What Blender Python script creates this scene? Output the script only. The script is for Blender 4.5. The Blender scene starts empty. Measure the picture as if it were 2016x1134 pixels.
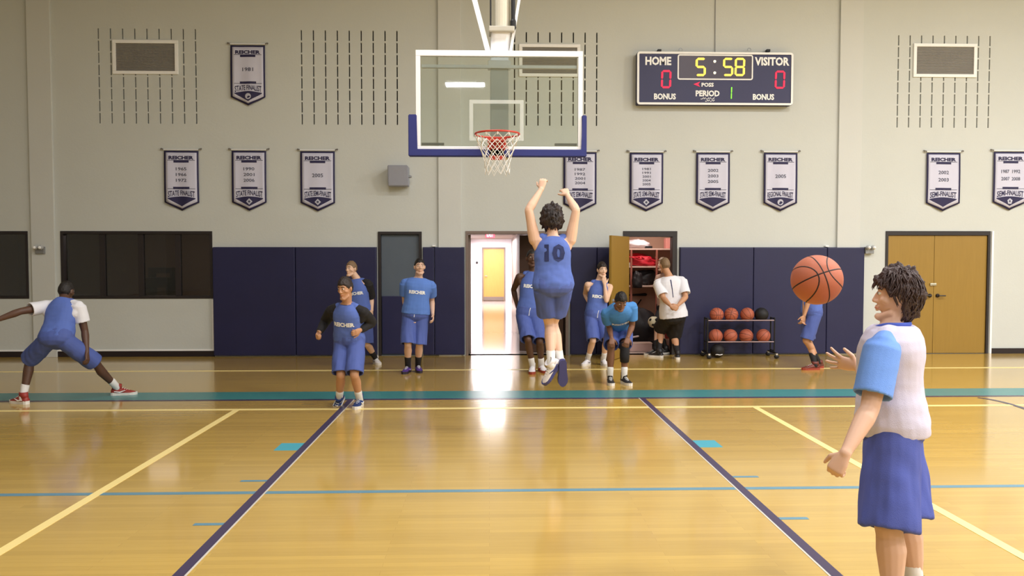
import bpy, bmesh, math, random
from mathutils import Vector, Matrix, noise
from mathutils.bvhtree import BVHTree
random.seed(7)
S = bpy.context.scene
COL = S.collection
V = Vector
# ------------------------------------------------------------------ camera
F = 1520.0; CH = 1.70
VPX, VPY = 963.0, 509.0
_p = math.atan((567 - VPY) / F)
_a = math.asin((1008 - VPX) / math.sqrt((1008 - VPX) ** 2 + F * F + (567 - VPY) ** 2))
cam_d = bpy.data.cameras.new('camera'); cam = bpy.data.objects.new('camera', cam_d); COL.objects.link(cam)
cam_d.sensor_width = 36.0; cam_d.lens = F / 2016 * 36.0
cam_d.clip_end = 200
cam.location = (0, 0, CH)
cam.rotation_euler = (math.pi / 2 - _p, 0, -_a)
S.camera = cam
_R = cam.rotation_euler.to_matrix()
CAMP = V((0, 0, CH))
def ray(px, py): return (_R @ V((px - 1008, -(py - 567), -F))).normalized()
def UN(px, py, Y):
    d = ray(px, py); return CAMP + d * (Y / d.y)
def GR(px, py, z=0.0):
    d = ray(px, py); return CAMP + d * ((z - CH) / d.z)
# ------------------------------------------------------------------ world, exposure, lights
w = bpy.data.worlds.new('world'); S.world = w; w.use_nodes = True
w.node_tree.nodes['Background'].inputs[0].default_value = (0.6, 0.65, 0.75, 1)
w.node_tree.nodes['Background'].inputs[1].default_value = 0.05
S.view_settings.view_transform = 'Standard'; S.view_settings.look = 'None'
S.view_settings.exposure = 0.0; S.view_settings.gamma = 1.0
S.view_settings.use_curve_mapping = False
CEIL = 7.6
def area(name, loc, sx, sy, power, col=(1, .97, .92), rot=(0, 0, 0)):
    l = bpy.data.lights.new(name, 'AREA'); l.shape = 'RECTANGLE'; l.size = sx; l.size_y = sy
    l.energy = power; l.color = col
    o = bpy.data.objects.new(name, l); COL.objects.link(o); o.location = loc; o.rotation_euler = rot
    return o
LAMPS = []
for ly, k in ((-7.7, .8), (-2.2, .85), (2.6, .95), (7.0, 1.0)):
    for lx in (-12.5, -7.2, -0.75, 4.6, 9.6, 14.5):
        side = {-12.5: .06, -7.2: .13, -0.75: .74, 4.6: 1.4, 9.6: 1.85, 14.5: 1.8}[lx]
        LAMPS.append((lx, ly, 182 * k * side))
for lx, ly, pw in LAMPS:
    area('high_bay_light', (lx, ly, CEIL - .42), 1.2, .5, pw, (.98, .985, 1))
area('hallway_light', (0.1, 28.0, 2.4), 1.3, 4.5, 300, (1, .98, 1))
area('hallway_light', (0.1, 20.0, 2.42), .6, .6, 30, (1, .97, 1))
area('closet_light', (2.95, 14.3, 2.62), .5, .3, 16, (1, .9, .84))
area('office_light', (-6.5, 15.6, 2.6), .8, .3, 22, (1, .9, .85))

# ------------------------------------------------------------------ materials
def lin(c):
    return tuple(((x / 255) / 12.92 if x / 255 <= .04045 else ((x / 255 + .055) / 1.055) ** 2.4) for x in c)
_mats = {}
def mat(name, rgb, rough=.6, metal=0, var=.08, vscale=6, bump=0, bscale=60, spec=.5, emit=None, estr=0, sheen=0):
    if name in _mats: return _mats[name]
    m = bpy.data.materials.new(name); m.use_nodes = True; _mats[name] = m
    n = m.node_tree.nodes; L = m.node_tree.links; b = n['Principled BSDF']
    c = lin(rgb)
    tc = n.new('ShaderNodeTexCoord'); nz = n.new('ShaderNodeTexNoise'); nz.inputs['Scale'].default_value = vscale
    nz.inputs['Detail'].default_value = 4
    L.new(tc.outputs['Object'], nz.inputs['Vector'])
    mx = n.new('ShaderNodeMix'); mx.data_type = 'RGBA'
    mx.inputs[6].default_value = (*[max(0, x * (1 - var)) for x in c], 1)
    mx.inputs[7].default_value = (*[min(1, x * (1 + var)) for x in c], 1)
    L.new(nz.outputs['Fac'], mx.inputs[0]); L.new(mx.outputs[2], b.inputs['Base Color'])
    b.inputs['Roughness'].default_value = rough; b.inputs['Metallic'].default_value = metal
    b.inputs['Specular IOR Level'].default_value = spec
    if sheen: b.inputs['Sheen Weight'].default_value = sheen
    if bump:
        n2 = n.new('ShaderNodeTexNoise'); n2.inputs['Scale'].default_value = bscale; n2.inputs['Detail'].default_value = 5
        L.new(tc.outputs['Object'], n2.inputs['Vector'])
        bp = n.new('ShaderNodeBump'); bp.inputs['Strength'].default_value = bump; bp.inputs['Distance'].default_value = .01
        L.new(n2.outputs['Fac'], bp.inputs['Height']); L.new(bp.outputs['Normal'], b.inputs['Normal'])
    if emit:
        b.inputs['Emission Color'].default_value = (*lin(emit), 1); b.inputs['Emission Strength'].default_value = estr
    return m
def wood_mat(name, c1, c2, rough, plank=None, scale=(14, 1.2, 1), coat=0, axis='x'):
    m = bpy.data.materials.new(name); m.use_nodes = True
    n = m.node_tree.nodes; L = m.node_tree.links; b = n['Principled BSDF']
    tc = n.new('ShaderNodeTexCoord'); mp = n.new('ShaderNodeMapping'); mp.inputs['Scale'].default_value = scale
    L.new(tc.outputs['Object'], mp.inputs['Vector'])
    nz = n.new('ShaderNodeTexNoise'); nz.inputs['Scale'].default_value = 3; nz.inputs['Detail'].default_value = 6
    nz.inputs['Distortion'].default_value = .6
    L.new(mp.outputs[0], nz.inputs['Vector'])
    mx = n.new('ShaderNodeMix'); mx.data_type = 'RGBA'
    mx.inputs[6].default_value = (*lin(c1), 1); mx.inputs[7].default_value = (*lin(c2), 1)
    L.new(nz.outputs['Fac'], mx.inputs[0])
    out = mx.outputs[2]
    if plank:
        br = n.new('ShaderNodeTexBrick'); br.inputs['Scale'].default_value = 1
        br.inputs['Brick Width'].default_value = plank[0]; br.inputs['Row Height'].default_value = plank[1]
        br.inputs['Mortar Size'].default_value = .0012; br.inputs['Mortar Smooth'].default_value = .5
        br.inputs['Color1'].default_value = (1, 1, 1, 1); br.inputs['Color2'].default_value = (.86, .85, .83, 1)
        br.inputs['Mortar'].default_value = (.72, .66, .6, 1); br.offset = .37
        L.new(tc.outputs['Object'], br.inputs['Vector'])
        m2 = n.new('ShaderNodeMix'); m2.data_type = 'RGBA'; m2.blend_type = 'MULTIPLY'; m2.inputs[0].default_value = 1
        L.new(mx.outputs[2], m2.inputs[6]); L.new(br.outputs['Color'], m2.inputs[7]); out = m2.outputs[2]
    L.new(out, b.inputs['Base Color'])
    b.inputs['Roughness'].default_value = rough
    if coat: b.inputs['Coat Weight'].default_value = coat; b.inputs['Coat Roughness'].default_value = .11
    return m
def glass_mat(name, tint=(.95, 1, .97), alpha=.1, rough=.02):
    m = bpy.data.materials.new(name); m.use_nodes = True
    n = m.node_tree.nodes; L = m.node_tree.links
    for x in list(n): n.remove(x)
    o = n.new('ShaderNodeOutputMaterial'); t = n.new('ShaderNodeBsdfTransparent'); g = n.new('ShaderNodeBsdfGlossy')
    t.inputs[0].default_value = (*tint, 1); g.inputs['Roughness'].default_value = rough
    fr = n.new('ShaderNodeFresnel'); fr.inputs[0].default_value = 1.5
    ad = n.new('ShaderNodeMath'); ad.operation = 'ADD'; ad.inputs[1].default_value = alpha
    L.new(fr.outputs[0], ad.inputs[0])
    mx = n.new('ShaderNodeMixShader'); L.new(ad.outputs[0], mx.inputs[0]); L.new(t.outputs[0], mx.inputs[1]); L.new(g.outputs[0], mx.inputs[2])
    L.new(mx.outputs[0], o.inputs[0])
    return m
M_wall = mat('painted_block_wall', (202, 205, 201), .75, var=.03, vscale=1.5, bump=.15, bscale=30)
M_pil = mat('painted_pilaster', (206, 208, 205), .75, var=.03, vscale=1.5, bump=.1, bscale=30)
M_low = mat('painted_lower_wall', (200, 198, 188), .7, var=.03)
M_white = mat('white_paint', (246, 246, 246), .45, var=.02)
M_whitemetal = mat('white_enamel', (244, 245, 249), .35, var=.02)
M_navy = mat('navy_vinyl', (28, 29, 70), .5, var=.1, vscale=3, bump=.1, bscale=20)
M_navy2 = mat('navy_foam', (38, 46, 120), .6, var=.05)
M_dark = mat('dark_bronze', (38, 32, 34), .45, var=.1)
M_black = mat('black_rubber', (18, 17, 20), .6, var=.1)
M_slot = mat('dark_slot_back', (26, 26, 24), .9)
M_grey = mat('grey_grille', (150, 147, 143), .6, var=.05)
M_steel = mat('grey_steel', (150, 152, 156), .4, metal=.5, var=.05)
M_chrome = mat('satin_chrome', (190, 185, 170), .25, metal=1, var=.03)
M_doorgrey = mat('blue_grey_door', (86, 96, 108), .5, var=.05)
M_base = mat('dark_baseboard', (30, 18, 22), .5)
M_ceil = mat('ceiling_deck', (190, 188, 180), .8)
M_floor = wood_mat('gym_maple', (196, 160, 74), (208, 172, 86), .22, plank=(1.6, .057), scale=(1.5, 18, 1), coat=.7)
M_doorwood = wood_mat('oak_door_veneer', (146, 114, 44), (160, 126, 54), .38, scale=(9, 9, .7))
M_orangedoor = wood_mat('maple_door_veneer', (200, 140, 70), (214, 156, 84), .4, scale=(9, 9, .7))
M_tile = mat('polished_hall_tile', (190, 176, 168), .1, var=.04)
M_hallwall = mat('hall_wall', (238, 232, 236), .7, var=.02)
M_taupe = mat('taupe_paint', (128, 112, 104), .7, var=.04)
M_brown = mat('brown_laminate', (82, 62, 54), .45, var=.15, vscale=4)
M_tan = mat('closet_tan', (186, 150, 128), .8, var=.06)
M_office = mat('office_wall', (120, 98, 84), .8, var=.08, vscale=1)
M_teal = mat('teal_court_paint', (64, 136, 138), .26, var=.05)
M_cyan = mat('cyan_court_paint', (72, 166, 186), .26, var=.05)
M_yline = mat('cream_court_paint', (250, 226, 150), .28, var=.03)
M_nline = mat('navy_court_paint', (62, 52, 84), .28, var=.05)
M_bline = mat('blue_court_paint', (98, 140, 160), .28, var=.05)
M_sline = mat('pale_court_edge', (206, 200, 190), .28, var=.03)
M_banner = mat('banner_white', (206, 206, 226), .7, var=.05, vscale=3)
M_bnavy = mat('banner_navy', (40, 36, 76), .7, var=.05)
M_bgrey = mat('banner_text_grey', (74, 76, 96), .7)
M_rim = mat('rim_red', (196, 62, 48), .4, var=.04)
M_net = mat('net_cord', (226, 224, 220), .8)
M_board = mat('scoreboard_navy', (42, 42, 84), .5, var=.05)
M_glass = glass_mat('backboard_glass', (.96, 1, .985), .05)
M_wglass = glass_mat('window_glass', (.5, .48, .46), .05)

# ------------------------------------------------------------------ helpers
def link(name, me, m, parent=None):
    o = bpy.data.objects.new(name, me); COL.objects.link(o)
    if m is not None:
        if isinstance(m, (list, tuple)):
            for q in m: me.materials.append(q)
        else: me.materials.append(m)
    if parent: o.parent = parent
    return o
def obj(name, bm, m, parent=None, smooth=False, rec=True):
    if rec: bmesh.ops.recalc_face_normals(bm, faces=bm.faces[:])
    me = bpy.data.meshes.new(name); bm.to_mesh(me); bm.free()
    if smooth: me.polygons.foreach_set('use_smooth', [True] * len(me.polygons))
    return link(name, me, m, parent)
def tag(o, label=None, cat=None, group=None, kind=None):
    if label: o['label'] = label
    if cat: o['category'] = cat
    if group: o['group'] = group
    if kind: o['kind'] = kind
    return o
def empty(name, loc, label, cat, group=None):
    o = bpy.data.objects.new(name, None); COL.objects.link(o); o.location = loc; o.empty_display_size = .1
    bpy.context.view_layer.update()
    return tag(o, label, cat, group)
def struct(name, bm, m, parent=None, label=None, smooth=False):
    o = obj(name, bm, m, parent, smooth)
    if not parent: o['kind'] = 'structure'
    if label: o['label'] = label
    return o
def NB(): return bmesh.new()
def box(bm, a, b, bev=0):
    a = V(a); b = V(b)
    lo = V((min(a.x, b.x), min(a.y, b.y), min(a.z, b.z))); hi = V((max(a.x, b.x), max(a.y, b.y), max(a.z, b.z)))
    r = bmesh.ops.create_cube(bm, size=1); vs = r['verts']
    for v in vs: v.co = V([(lo[i] + hi[i]) / 2 + v.co[i] * (hi[i] - lo[i]) for i in range(3)])
    if bev:
        es = list({e for v in vs for e in v.link_edges})
        bmesh.ops.bevel(bm, geom=es, offset=bev, segments=2, affect='EDGES', profile=.6)
    return bm
def frame_of(d, ref=None):
    d = d.normalized()
    if ref is None or abs(d.dot(ref.normalized())) > .98: ref = V((0, 0, 1)) if abs(d.z) < .9 else V((1, 0, 0))
    x = (ref - d * ref.dot(d)).normalized(); y = d.cross(x)
    return x, y
def loft(bm, rings, n=16, cap=True):
    """rings: (centre, axis_a, axis_b, ra, rb, exponent)"""
    prev = None; first = None
    for (c, A, B, ra, rb, ex) in rings:
        cur = []
        for i in range(n):
            t = 2 * math.pi * i / n; ct, st = math.cos(t), math.sin(t)
            if ex != 2:
                ct = math.copysign(abs(ct) ** (2 / ex), ct); st = math.copysign(abs(st) ** (2 / ex), st)
            cur.append(bm.verts.new(c + A * (ra * ct) + B * (rb * st)))
        if prev:
            for i in range(n): bm.faces.new((prev[i], prev[(i + 1) % n], cur[(i + 1) % n], cur[i]))
        else: first = cur
        prev = cur
    if cap:
        bm.faces.new(first[::-1]); bm.faces.new(prev)
    return bm
def tube(bm, pts, rs, n=10, ref=None, round_ends=True, flat=1.0):
    pts = [V(p) for p in pts]
    if not isinstance(rs, (list, tuple)): rs = [rs] * len(pts)
    rings = []; x = None
    for i, p in enumerate(pts):
        d = (pts[min(i + 1, len(pts) - 1)] - pts[max(i - 1, 0)])
        if d.length < 1e-9: d = V((0, 0, 1))
        d.normalize()
        if x is None: x, y = frame_of(d, ref)
        else:
            x = (x - d * x.dot(d)); x = x.normalized() if x.length > 1e-6 else frame_of(d)[0]
            y = d.cross(x)
        if i == 0 and round_ends:
            rings.append((p - d * rs[0] * .9, x.copy(), y.copy(), rs[0] * .35, rs[0] * .35 * flat, 2))
            rings.append((p - d * rs[0] * .5, x.copy(), y.copy(), rs[0] * .82, rs[0] * .82 * flat, 2))
        rings.append((p, x.copy(), y.copy(), rs[i], rs[i] * flat, 2))
        if i == len(pts) - 1 and round_ends:
            rings.append((p + d * rs[i] * .5, x.copy(), y.copy(), rs[i] * .82, rs[i] * .82 * flat, 2))
            rings.append((p + d * rs[i] * .9, x.copy(), y.copy(), rs[i] * .35, rs[i] * .35 * flat, 2))
    return loft(bm, rings, n)
def bar(bm, a, b, wx, wz, ref=V((0, 0, 1))):
    a = V(a); b = V(b); d = (b - a).normalized(); x, y = frame_of(d, ref)
    vs = []
    for p in (a, b):
        for sx, sy in ((-1, -1), (1, -1), (1, 1), (-1, 1)): vs.append(bm.verts.new(p + x * sx * wz / 2 + y * sy * wx / 2))
    for f in ((0, 3, 2, 1), (4, 5, 6, 7), (0, 1, 5, 4), (1, 2, 6, 5), (2, 3, 7, 6), (3, 0, 4, 7)): bm.faces.new([vs[i] for i in f])
    return bm
def ellipsoid(bm, c, r, M=None, u=16, v=10):
    res = bmesh.ops.create_uvsphere(bm, u_segments=u, v_segments=v, radius=1)
    for q in res['verts']:
        p = V((q.co.x * r[0], q.co.y * r[1], q.co.z * r[2]))
        q.co = (M @ p if M else p) + V(c)
    return bm
def prism(bm, poly, y0, y1):
    """poly in (x,z); extruded along y"""
    a = [bm.verts.new((x, y0, z)) for x, z in poly]; b = [bm.verts.new((x, y1, z)) for x, z in poly]
    bm.faces.new(a); bm.faces.new(b[::-1]); k = len(poly)
    for i in range(k): bm.faces.new((a[i], b[i], b[(i + 1) % k], a[(i + 1) % k]))
    return bm
_txt = {}
def text2d(s, off=0.0):
    key = (s, off)
    if key in _txt: return _txt[key]
    cu = bpy.data.curves.new('t', 'FONT'); cu.body = s; cu.size = 1; cu.offset = off; cu.resolution_u = 2
    cu.align_x = 'CENTER'
    o = bpy.data.objects.new('t', cu); COL.objects.link(o)
    dg = bpy.context.evaluated_depsgraph_get(); dg.update()
    me = bpy.data.meshes.new_from_object(o.evaluated_get(dg))
    vs = [(v.co.x, v.co.y) for v in me.vertices]; fs = [tuple(p.vertices) for p in me.polygons]
    bpy.data.objects.remove(o); bpy.data.curves.remove(cu); bpy.data.meshes.remove(me)
    x0 = min(v[0] for v in vs); x1 = max(v[0] for v in vs); y0 = min(v[1] for v in vs); y1 = max(v[1] for v in vs)
    vs = [((v[0] - x0) / (x1 - x0) - .5, (v[1] - y0) / (y1 - y0) - .5) for v in vs]
    _txt[key] = (vs, fs); return _txt[key]
def text_to(bm, s, w_, h_, fn, off=.02):
    """fn maps (u,v) metres to a 3D point"""
    vs, fs = text2d(s, off)
    q = [bm.verts.new(fn(a * w_, b * h_)) for a, b in vs]
    for f in fs:
        try: bm.faces.new([q[i] for i in f])
        except ValueError: pass
    return bm
def wallfn(c): return lambda u, v: V((c[0] + u, c[1], c[2] + v))
def evalmesh(bm, mods, name='m'):
    me = bpy.data.meshes.new(name); bmesh.ops.recalc_face_normals(bm, faces=bm.faces[:]); bm.to_mesh(me); bm.free()
    o = bpy.data.objects.new(name, me); COL.objects.link(o)
    for t, kw in mods:
        md = o.modifiers.new(t, t)
        for k, v_ in kw.items(): setattr(md, k, v_)
    dg = bpy.context.evaluated_depsgraph_get(); dg.update()
    out = bpy.data.meshes.new_from_object(o.evaluated_get(dg))
    bpy.data.objects.remove(o); bpy.data.meshes.remove(me)
    out.polygons.foreach_set('use_smooth', [True] * len(out.polygons))
    return out
def voxel(bm, vs, sm=3, f=.5):
    return evalmesh(bm, [('REMESH', dict(mode='VOXEL', voxel_size=vs, adaptivity=0)), ('SMOOTH', dict(factor=f, iterations=sm))])

# ------------------------------------------------------------------ the gym shell
W = 13.52
GX0, GX1, GY0 = -17.0, 17.0, -14.0
struct('floor', box(NB(), (GX0, GY0, -.1), (GX1, W, 0)), M_floor)
floor = bpy.data.objects['floor']
struct('ceiling', box(NB(), (GX0, GY0, CEIL), (GX1, W + .2, CEIL + .2)), M_ceil)
struct('wall_left', box(NB(), (GX0 - .2, GY0, 0), (GX0, W + .2, CEIL)), M_wall)
struct('wall_right', box(NB(), (GX1, GY0, 0), (GX1 + .2, W + .2, CEIL)), M_wall)
struct('wall_rear', box(NB(), (GX0, GY0 - .2, 0), (GX1, GY0, CEIL)), M_wall)
def wx(px, py=600): return UN(px, py, W).x
def wz(py, px=1000): return UN(px, py, W).z
DH = wz(455, 1000)                                   # head of door frames
doors = {'office': (wx(-180), wx(58), wz(588, 30), wz(455, 30)), 'win': (wx(122), wx(420), wz(588, 270), wz(455, 270)),
         'grey': (wx(745), wx(831), 0, wz(456, 790)), 'hall': (wx(917), wx(1119), 0, wz(455, 1020)),
         'closet': (wx(1226), wx(1332), 0, wz(455, 1280)), 'double': (wx(1741), wx(1946), 0, wz(455, 1845))}
openings = [doors['office'], doors['win'], doors['grey'], doors['hall'], doors['closet'], doors['double']]
SP = .2045
zr0 = wz(247, 1000)
slots = []
fields = []
for x0px, n, in ((195, 9), (594, 9), (1013, 8), (1768, 9)):
    X0 = wx(x0px, 150)
    fields.append((X0 - .12, X0 + (n - 1) * SP + .12))
    for i in range(n):
        for j in range(8):
            slots.append((X0 + i * SP - .011, X0 + i * SP + .011, zr0 + j * SP + .0, zr0 + j * SP + SP - .028))
def holed_wall(holes, x0, x1, z0, z1, y0, deep):
    xs = sorted({x0, x1} | {round(h[0], 5) for h in holes} | {round(h[1], 5) for h in holes})
    zs = sorted({z0, z1} | {round(h[2], 5) for h in holes} | {round(h[3], 5) for h in holes})
    bm = NB(); g = {}
    def vt(i, j):
        if (i, j) not in g: g[(i, j)] = bm.verts.new((xs[i], y0, zs[j]))
        return g[(i, j)]
    H = [(round(h[0], 5), round(h[1], 5), round(h[2], 5), round(h[3], 5)) for h in holes]
    for i in range(len(xs) - 1):
        cx = (xs[i] + xs[i + 1]) / 2
        hc = [h for h in H if h[0] < cx < h[1]]
        for j in range(len(zs) - 1):
            cz = (zs[j] + zs[j + 1]) / 2
            if any(h[2] < cz < h[3] for h in hc): continue
            bm.faces.new((vt(i, j), vt(i + 1, j), vt(i + 1, j + 1), vt(i, j + 1)))
    for h in H:
        dd = deep if h[1] - h[0] > .1 else .05
        a, b, c, d = h
        for (p, q) in (((a, c), (a, d)), ((a, d), (b, d)), ((b, d), (b, c)), ((b, c), (a, c))):
            bm.faces.new([bm.verts.new(t) for t in ((p[0], y0, p[1]), (q[0], y0, q[1]), (q[0], y0 + dd, q[1]), (p[0], y0 + dd, p[1]))])
    return bm
wf = holed_wall(openings + slots, GX0, GX1, 0, CEIL, W, .18)
wall = struct('wall_front', wf, M_wall)
# the back of the wall, with the same openings, and the dark liner behind the sound slots
bm = holed_wall(openings, GX0, GX1, 0, CEIL, W + .18, .001)
o = obj('wall_back_face', bm, M_wall, wall)
for a, b in fields: obj('slot_liner', box(NB(), (a, W + .051, zr0 - .1), (b, W + .07, zr0 + 8 * SP + .1)), M_slot, wall)
# pilasters (slightly proud strips of wall)
for i, (a, b) in enumerate(((60, 106), (863, 908), (1649, 1694))):
    x0, x1 = wx(a, 300), wx(b, 300)
    lo = 0.0
    struct('trim_%d' % (i + 1), box(NB(), (x0, W - .045, lo), (x1, W, CEIL), .006), M_pil)
# baseboards
for i, (a, b) in enumerate(((GX0, wx(422)), (wx(1950), GX1))):
    struct('baseboard_%s' % ('left', 'right')[i], box(NB(), (a, W - .02, 0), (b, W - .001, .095)), M_base)
# pale panel rails under the office window, and the strip beside the double door
bm = NB(); box(bm, (GX0, W - .018, .1), (wx(420), W - .001, .125)); struct('trim_4', bm, M_white)
bm = NB(); box(bm, (wx(1948), W - .03, 0), (wx(1952), W - .001, doors['double'][3]), .003); struct('trim_5', bm, M_white)
bm = NB(); box(bm, (wx(418), W - .022, .1), (wx(421.5), W - .001, wz(590, 400)), .003); struct('trim_6', bm, M_white)

# ------------------------------------------------------------------ painted court lines (thin paint films on the floor)
def line(name, x0, x1, y0, y1, m, z=.0012, label=None):
    o = obj(name, box(NB(), (x0, y0, 0.0002), (x1, y1, z)), m, floor)
    if label: o['label'] = label
def gy(py): return GR(963, py).y
line('court_border', GX0, GX1, gy(784), gy(769.5), M_teal, .0012, 'wide teal border band')
line('court_border_edge', GX0, GX1, gy(786.5), gy(784), M_nline, .0012, 'thin navy edge of the teal band')
line('baseline', GX0, GX1, gy(805), gy(802.2), M_yline, .0014, 'cream line in front of the teal band')
line('sideline', GX0, GX1, gy(729), gy(727), M_yline, .0012, 'cream line near the wall')
line('cross_line', GX0, GX1, gy(968.5), gy(963.5), M_bline, .0012, 'thin blue line across the lane')
xl = GR(691, 787).x; xr = GR(1263, 783).x
ye = gy(785); yn = -2
line('lane_line', xl - .035, xl + .03, yn, ye, M_nline, .0018); line('lane_line_edge', xl + .03, xl + .042, yn, ye, M_sline, .0018)
line('lane_line', xr - .03, xr + .035, yn, ye, M_nline, .0018); line('lane_line_edge', xr - .042, xr - .03, yn, ye, M_sline, .0018)
yl = GR(458, 812).x; yr = GR(1493, 805).x; yb = gy(803)
line('cream_lane_line', yl - .035, yl + .035, -2, yb, M_yline, .0021)
yc = GR(2008, 1099).y
line('cream_lane_line', yr - .035, yr + .035, yc - .035, yb, M_yline, .0021)
line('cream_lane_line', yr - .035, yr + 4, yc - .035, yc + .035, M_yline, .0019)
for sgn, X in ((-1, xl), (1, xr)):
    e = X + sgn * .035
    def mk(nm, pa, pb, ln, m, ):
        line(nm, min(e, e + sgn * ln), max(e, e + sgn * ln), gy(pb), gy(pa), m, .0016)
    mk('lane_block', 870, 884, .21, M_cyan); mk('lane_mark', 941.5, 944.5, .2, M_bline); mk('lane_mark', 1024.5, 1029, .19, M_bline)
# three point arc entering at the right
bm = NB(); ca = []
for i in range(30):
    t = i / 29; p = GR(1925 + 140 * t, 783 + 16 * t + 26 * t * t); ca.append(p)
for i in range(29):
    a, b = ca[i], ca[i + 1]; d = (b - a).normalized(); nn = V((-d.y, d.x, 0)) * .03
    vs = [bm.verts.new(p + V((0, 0, .002))) for p in (a - nn, b - nn, b + nn, a + nn)]; bm.faces.new(vs)
obj('arc_line', bm, M_nline, floor)

# ------------------------------------------------------------------ wall pads
TOPZ = wz(487, 900)
def pad(a, b, label, z0=.02, z1=None, cut=None):
    x0, x1 = wx(a), wx(b)
    r = empty('wall_pad', ((x0 + x1) / 2, W - .03, 0), label, 'wall pad', 'navy wall pads')
    bm = NB(); box(bm, (x0 + .004, W - .075, z0), (x1 - .004, W - .014, z1 or TOPZ), .014)
    o = obj('cover', bm, M_navy, r); o.matrix_parent_inverse = r.matrix_world.inverted()
    bm = NB(); box(bm, (x0 + .002, W - .013, z0), (x1 - .002, W - .001, (z1 or TOPZ) + .004))
    o = obj('backer_board', bm, M_navy, r); o.matrix_parent_inverse = r.matrix_world.inverted()
bpy.context.view_layer.update()
def par(o, r):
    o.parent = r; o.matrix_parent_inverse = Matrix.Translation(-r.location)
    return o
pad(422, 584, 'wide navy wall pad next to the office window')
pad(584, 743, 'wide navy wall pad left of the grey door')
pad(833, 856, 'narrow navy wall pad right of the grey door')
pad(856, 915, 'navy wall pad left of the hallway opening')
pad(1122, 1174, 'navy wall pad right of the hallway opening')
pad(1174, 1223, 'navy wall pad behind the open closet door')
pad(1336, 1480, 'navy wall pad right of the equipment closet')
pad(1480, 1624, 'navy wall pad behind the ball rack end')
pad(1624, 1697, 'navy wall pad left of the wooden double door')
# small white clips at pad seams
for k, (c, lb) in enumerate(((855, 'left of the hallway'), (1624, 'above the right pads'))):
    bm = NB(); box(bm, (wx(c) - .03, W - .06, TOPZ + .013), (wx(c) + .03, W - .002, TOPZ + .035), .004)
    tag(obj('pad_clip', bm, M_white), 'small white clip on top of the pad seam ' + lb, 'clip', None)

# ------------------------------------------------------------------ doors and windows
def door_frame(name, d, m, t=.05, sill=False, proud=.02, head=.05):
    x0, x1, z0, z1 = d
    bm = NB()
    box(bm, (x0, W - proud, z0), (x0 + t, W + .17, z1 - head), .004)
    box(bm, (x1 - t, W - proud, z0), (x1, W + .17, z1 - head), .004)
    box(bm, (x0, W - proud, z1 - head), (x1, W + .17, z1), .004)
    if sill: box(bm, (x0 + t, W - proud, z0), (x1 - t, W + .17, z0 + t), .004)
    o = struct(name, bm, m); return o
# grey door
d = doors['grey']
df = door_frame('door_1', d, M_dark, .05)
lf = obj('door_leaf', box(NB(), (d[0] + .052, W + .04, .01), (d[1] - .052, W + .085, d[3] - .053), .003), M_doorgrey, df)
obj('door_pad', box(NB(), (d[0] + .06, W + .0, .03), (d[1] - .06, W + .038, wz(583, 790)), .01), M_navy, df)
bm = NB(); tube(bm, [(d[1] - .11, W + .04, 1.06), (d[1] - .11, W - .01, 1.06), (d[1] - .2, W - .012, 1.06)], .01); obj('door_handle', bm, M_chrome, df)
# hallway double door
d = doors['hall']
df = door_frame('door_2', d, M_taupe, .045)
HL, HR = d[0] + .045, d[1] - .045
def leaf(name, hinge, ang, wdt, h, m, parent, side, handle=True, edge=None):
    """hinge (x,y); ang = direction of the leaf in the plan, radians"""
    dx, dy = math.cos(ang), math.sin(ang); nx, ny = -dy, dx
    bm = NB(); vs = []
    for z in (.008, h):
        for a, b in ((0, -.022), (wdt, -.022), (wdt, .022), (0, .022)):
            vs.append(bm.verts.new((hinge[0] + dx * a + nx * b, hinge[1] + dy * a + ny * b, z)))
    for f in ((3, 2, 1, 0), (4, 5, 6, 7), (0, 1, 5, 4), (1, 2, 6, 5), (2, 3, 7, 6), (3, 0, 4, 7)): bm.faces.new([vs[i] for i in f])
    bmesh.ops.bevel(bm, geom=bm.edges[:], offset=.002, segments=1, affect='EDGES')
    lfo = obj(name, bm, m, parent)
    if handle:
        for sg in (-1, 1):
            p = V((hinge[0] + dx * (wdt - .07), hinge[1] + dy * (wdt - .07), 1.0)); nn = V((nx, ny, 0)) * sg; dd = V((dx, dy, 0))
            bm = NB(); tube(bm, [p + nn * .02, p + nn * .03], .03, 12); tube(bm, [p + nn * .03, p + nn * .065, p + nn * .068 - dd * .11], .009)
            obj('door_handle', bm, M_steel, lfo)
    return lfo
leaf('door_leaf', (HL + .02, W + .16), math.radians(96), .86, d[3] - .06, M_taupe, df, 1)
leaf('door_leaf', (HR - .02, W + .16), math.radians(150), .88, d[3] - .06, M_brown, df, 1)
# grey steel door frame edge strip at right side of the opening
# hallway shell
HX0, HX1, HY1, HZ = -0.77, 0.90, 30.9, 2.47
hy0 = W + .18
bm = NB(); box(bm, (-1.2, hy0 - .18, -.1), (2.2, HY1, 0.0)); struct('floor_hallway', bm, M_tile)
bm = NB(); box(bm, (-1.2, hy0, HZ), (2.2, HY1 + .2, HZ + .1)); struct('ceiling_hallway', bm, M_taupe)
struct('wall_hallway_left', box(NB(), (HX0 - .1, hy0 + .0, 0), (HX0, HY1, HZ)), M_hallwall)
bm = NB(); box(bm, (HX1, hy0 + 1.9, 0), (HX1 + .1, HY1, HZ)); struct('wall_hallway_right', bm, M_taupe)
bm = NB(); box(bm, (HX1, hy0 + 1.8, 0), (2.0, hy0 + 1.9, HZ)); struct('wall_hallway_return', bm, M_taupe)
bm = NB(); box(bm, (1.9, hy0, 0), (2.0, hy0 + 1.8, HZ)); struct('wall_hallway_side', bm, M_taupe)
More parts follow.
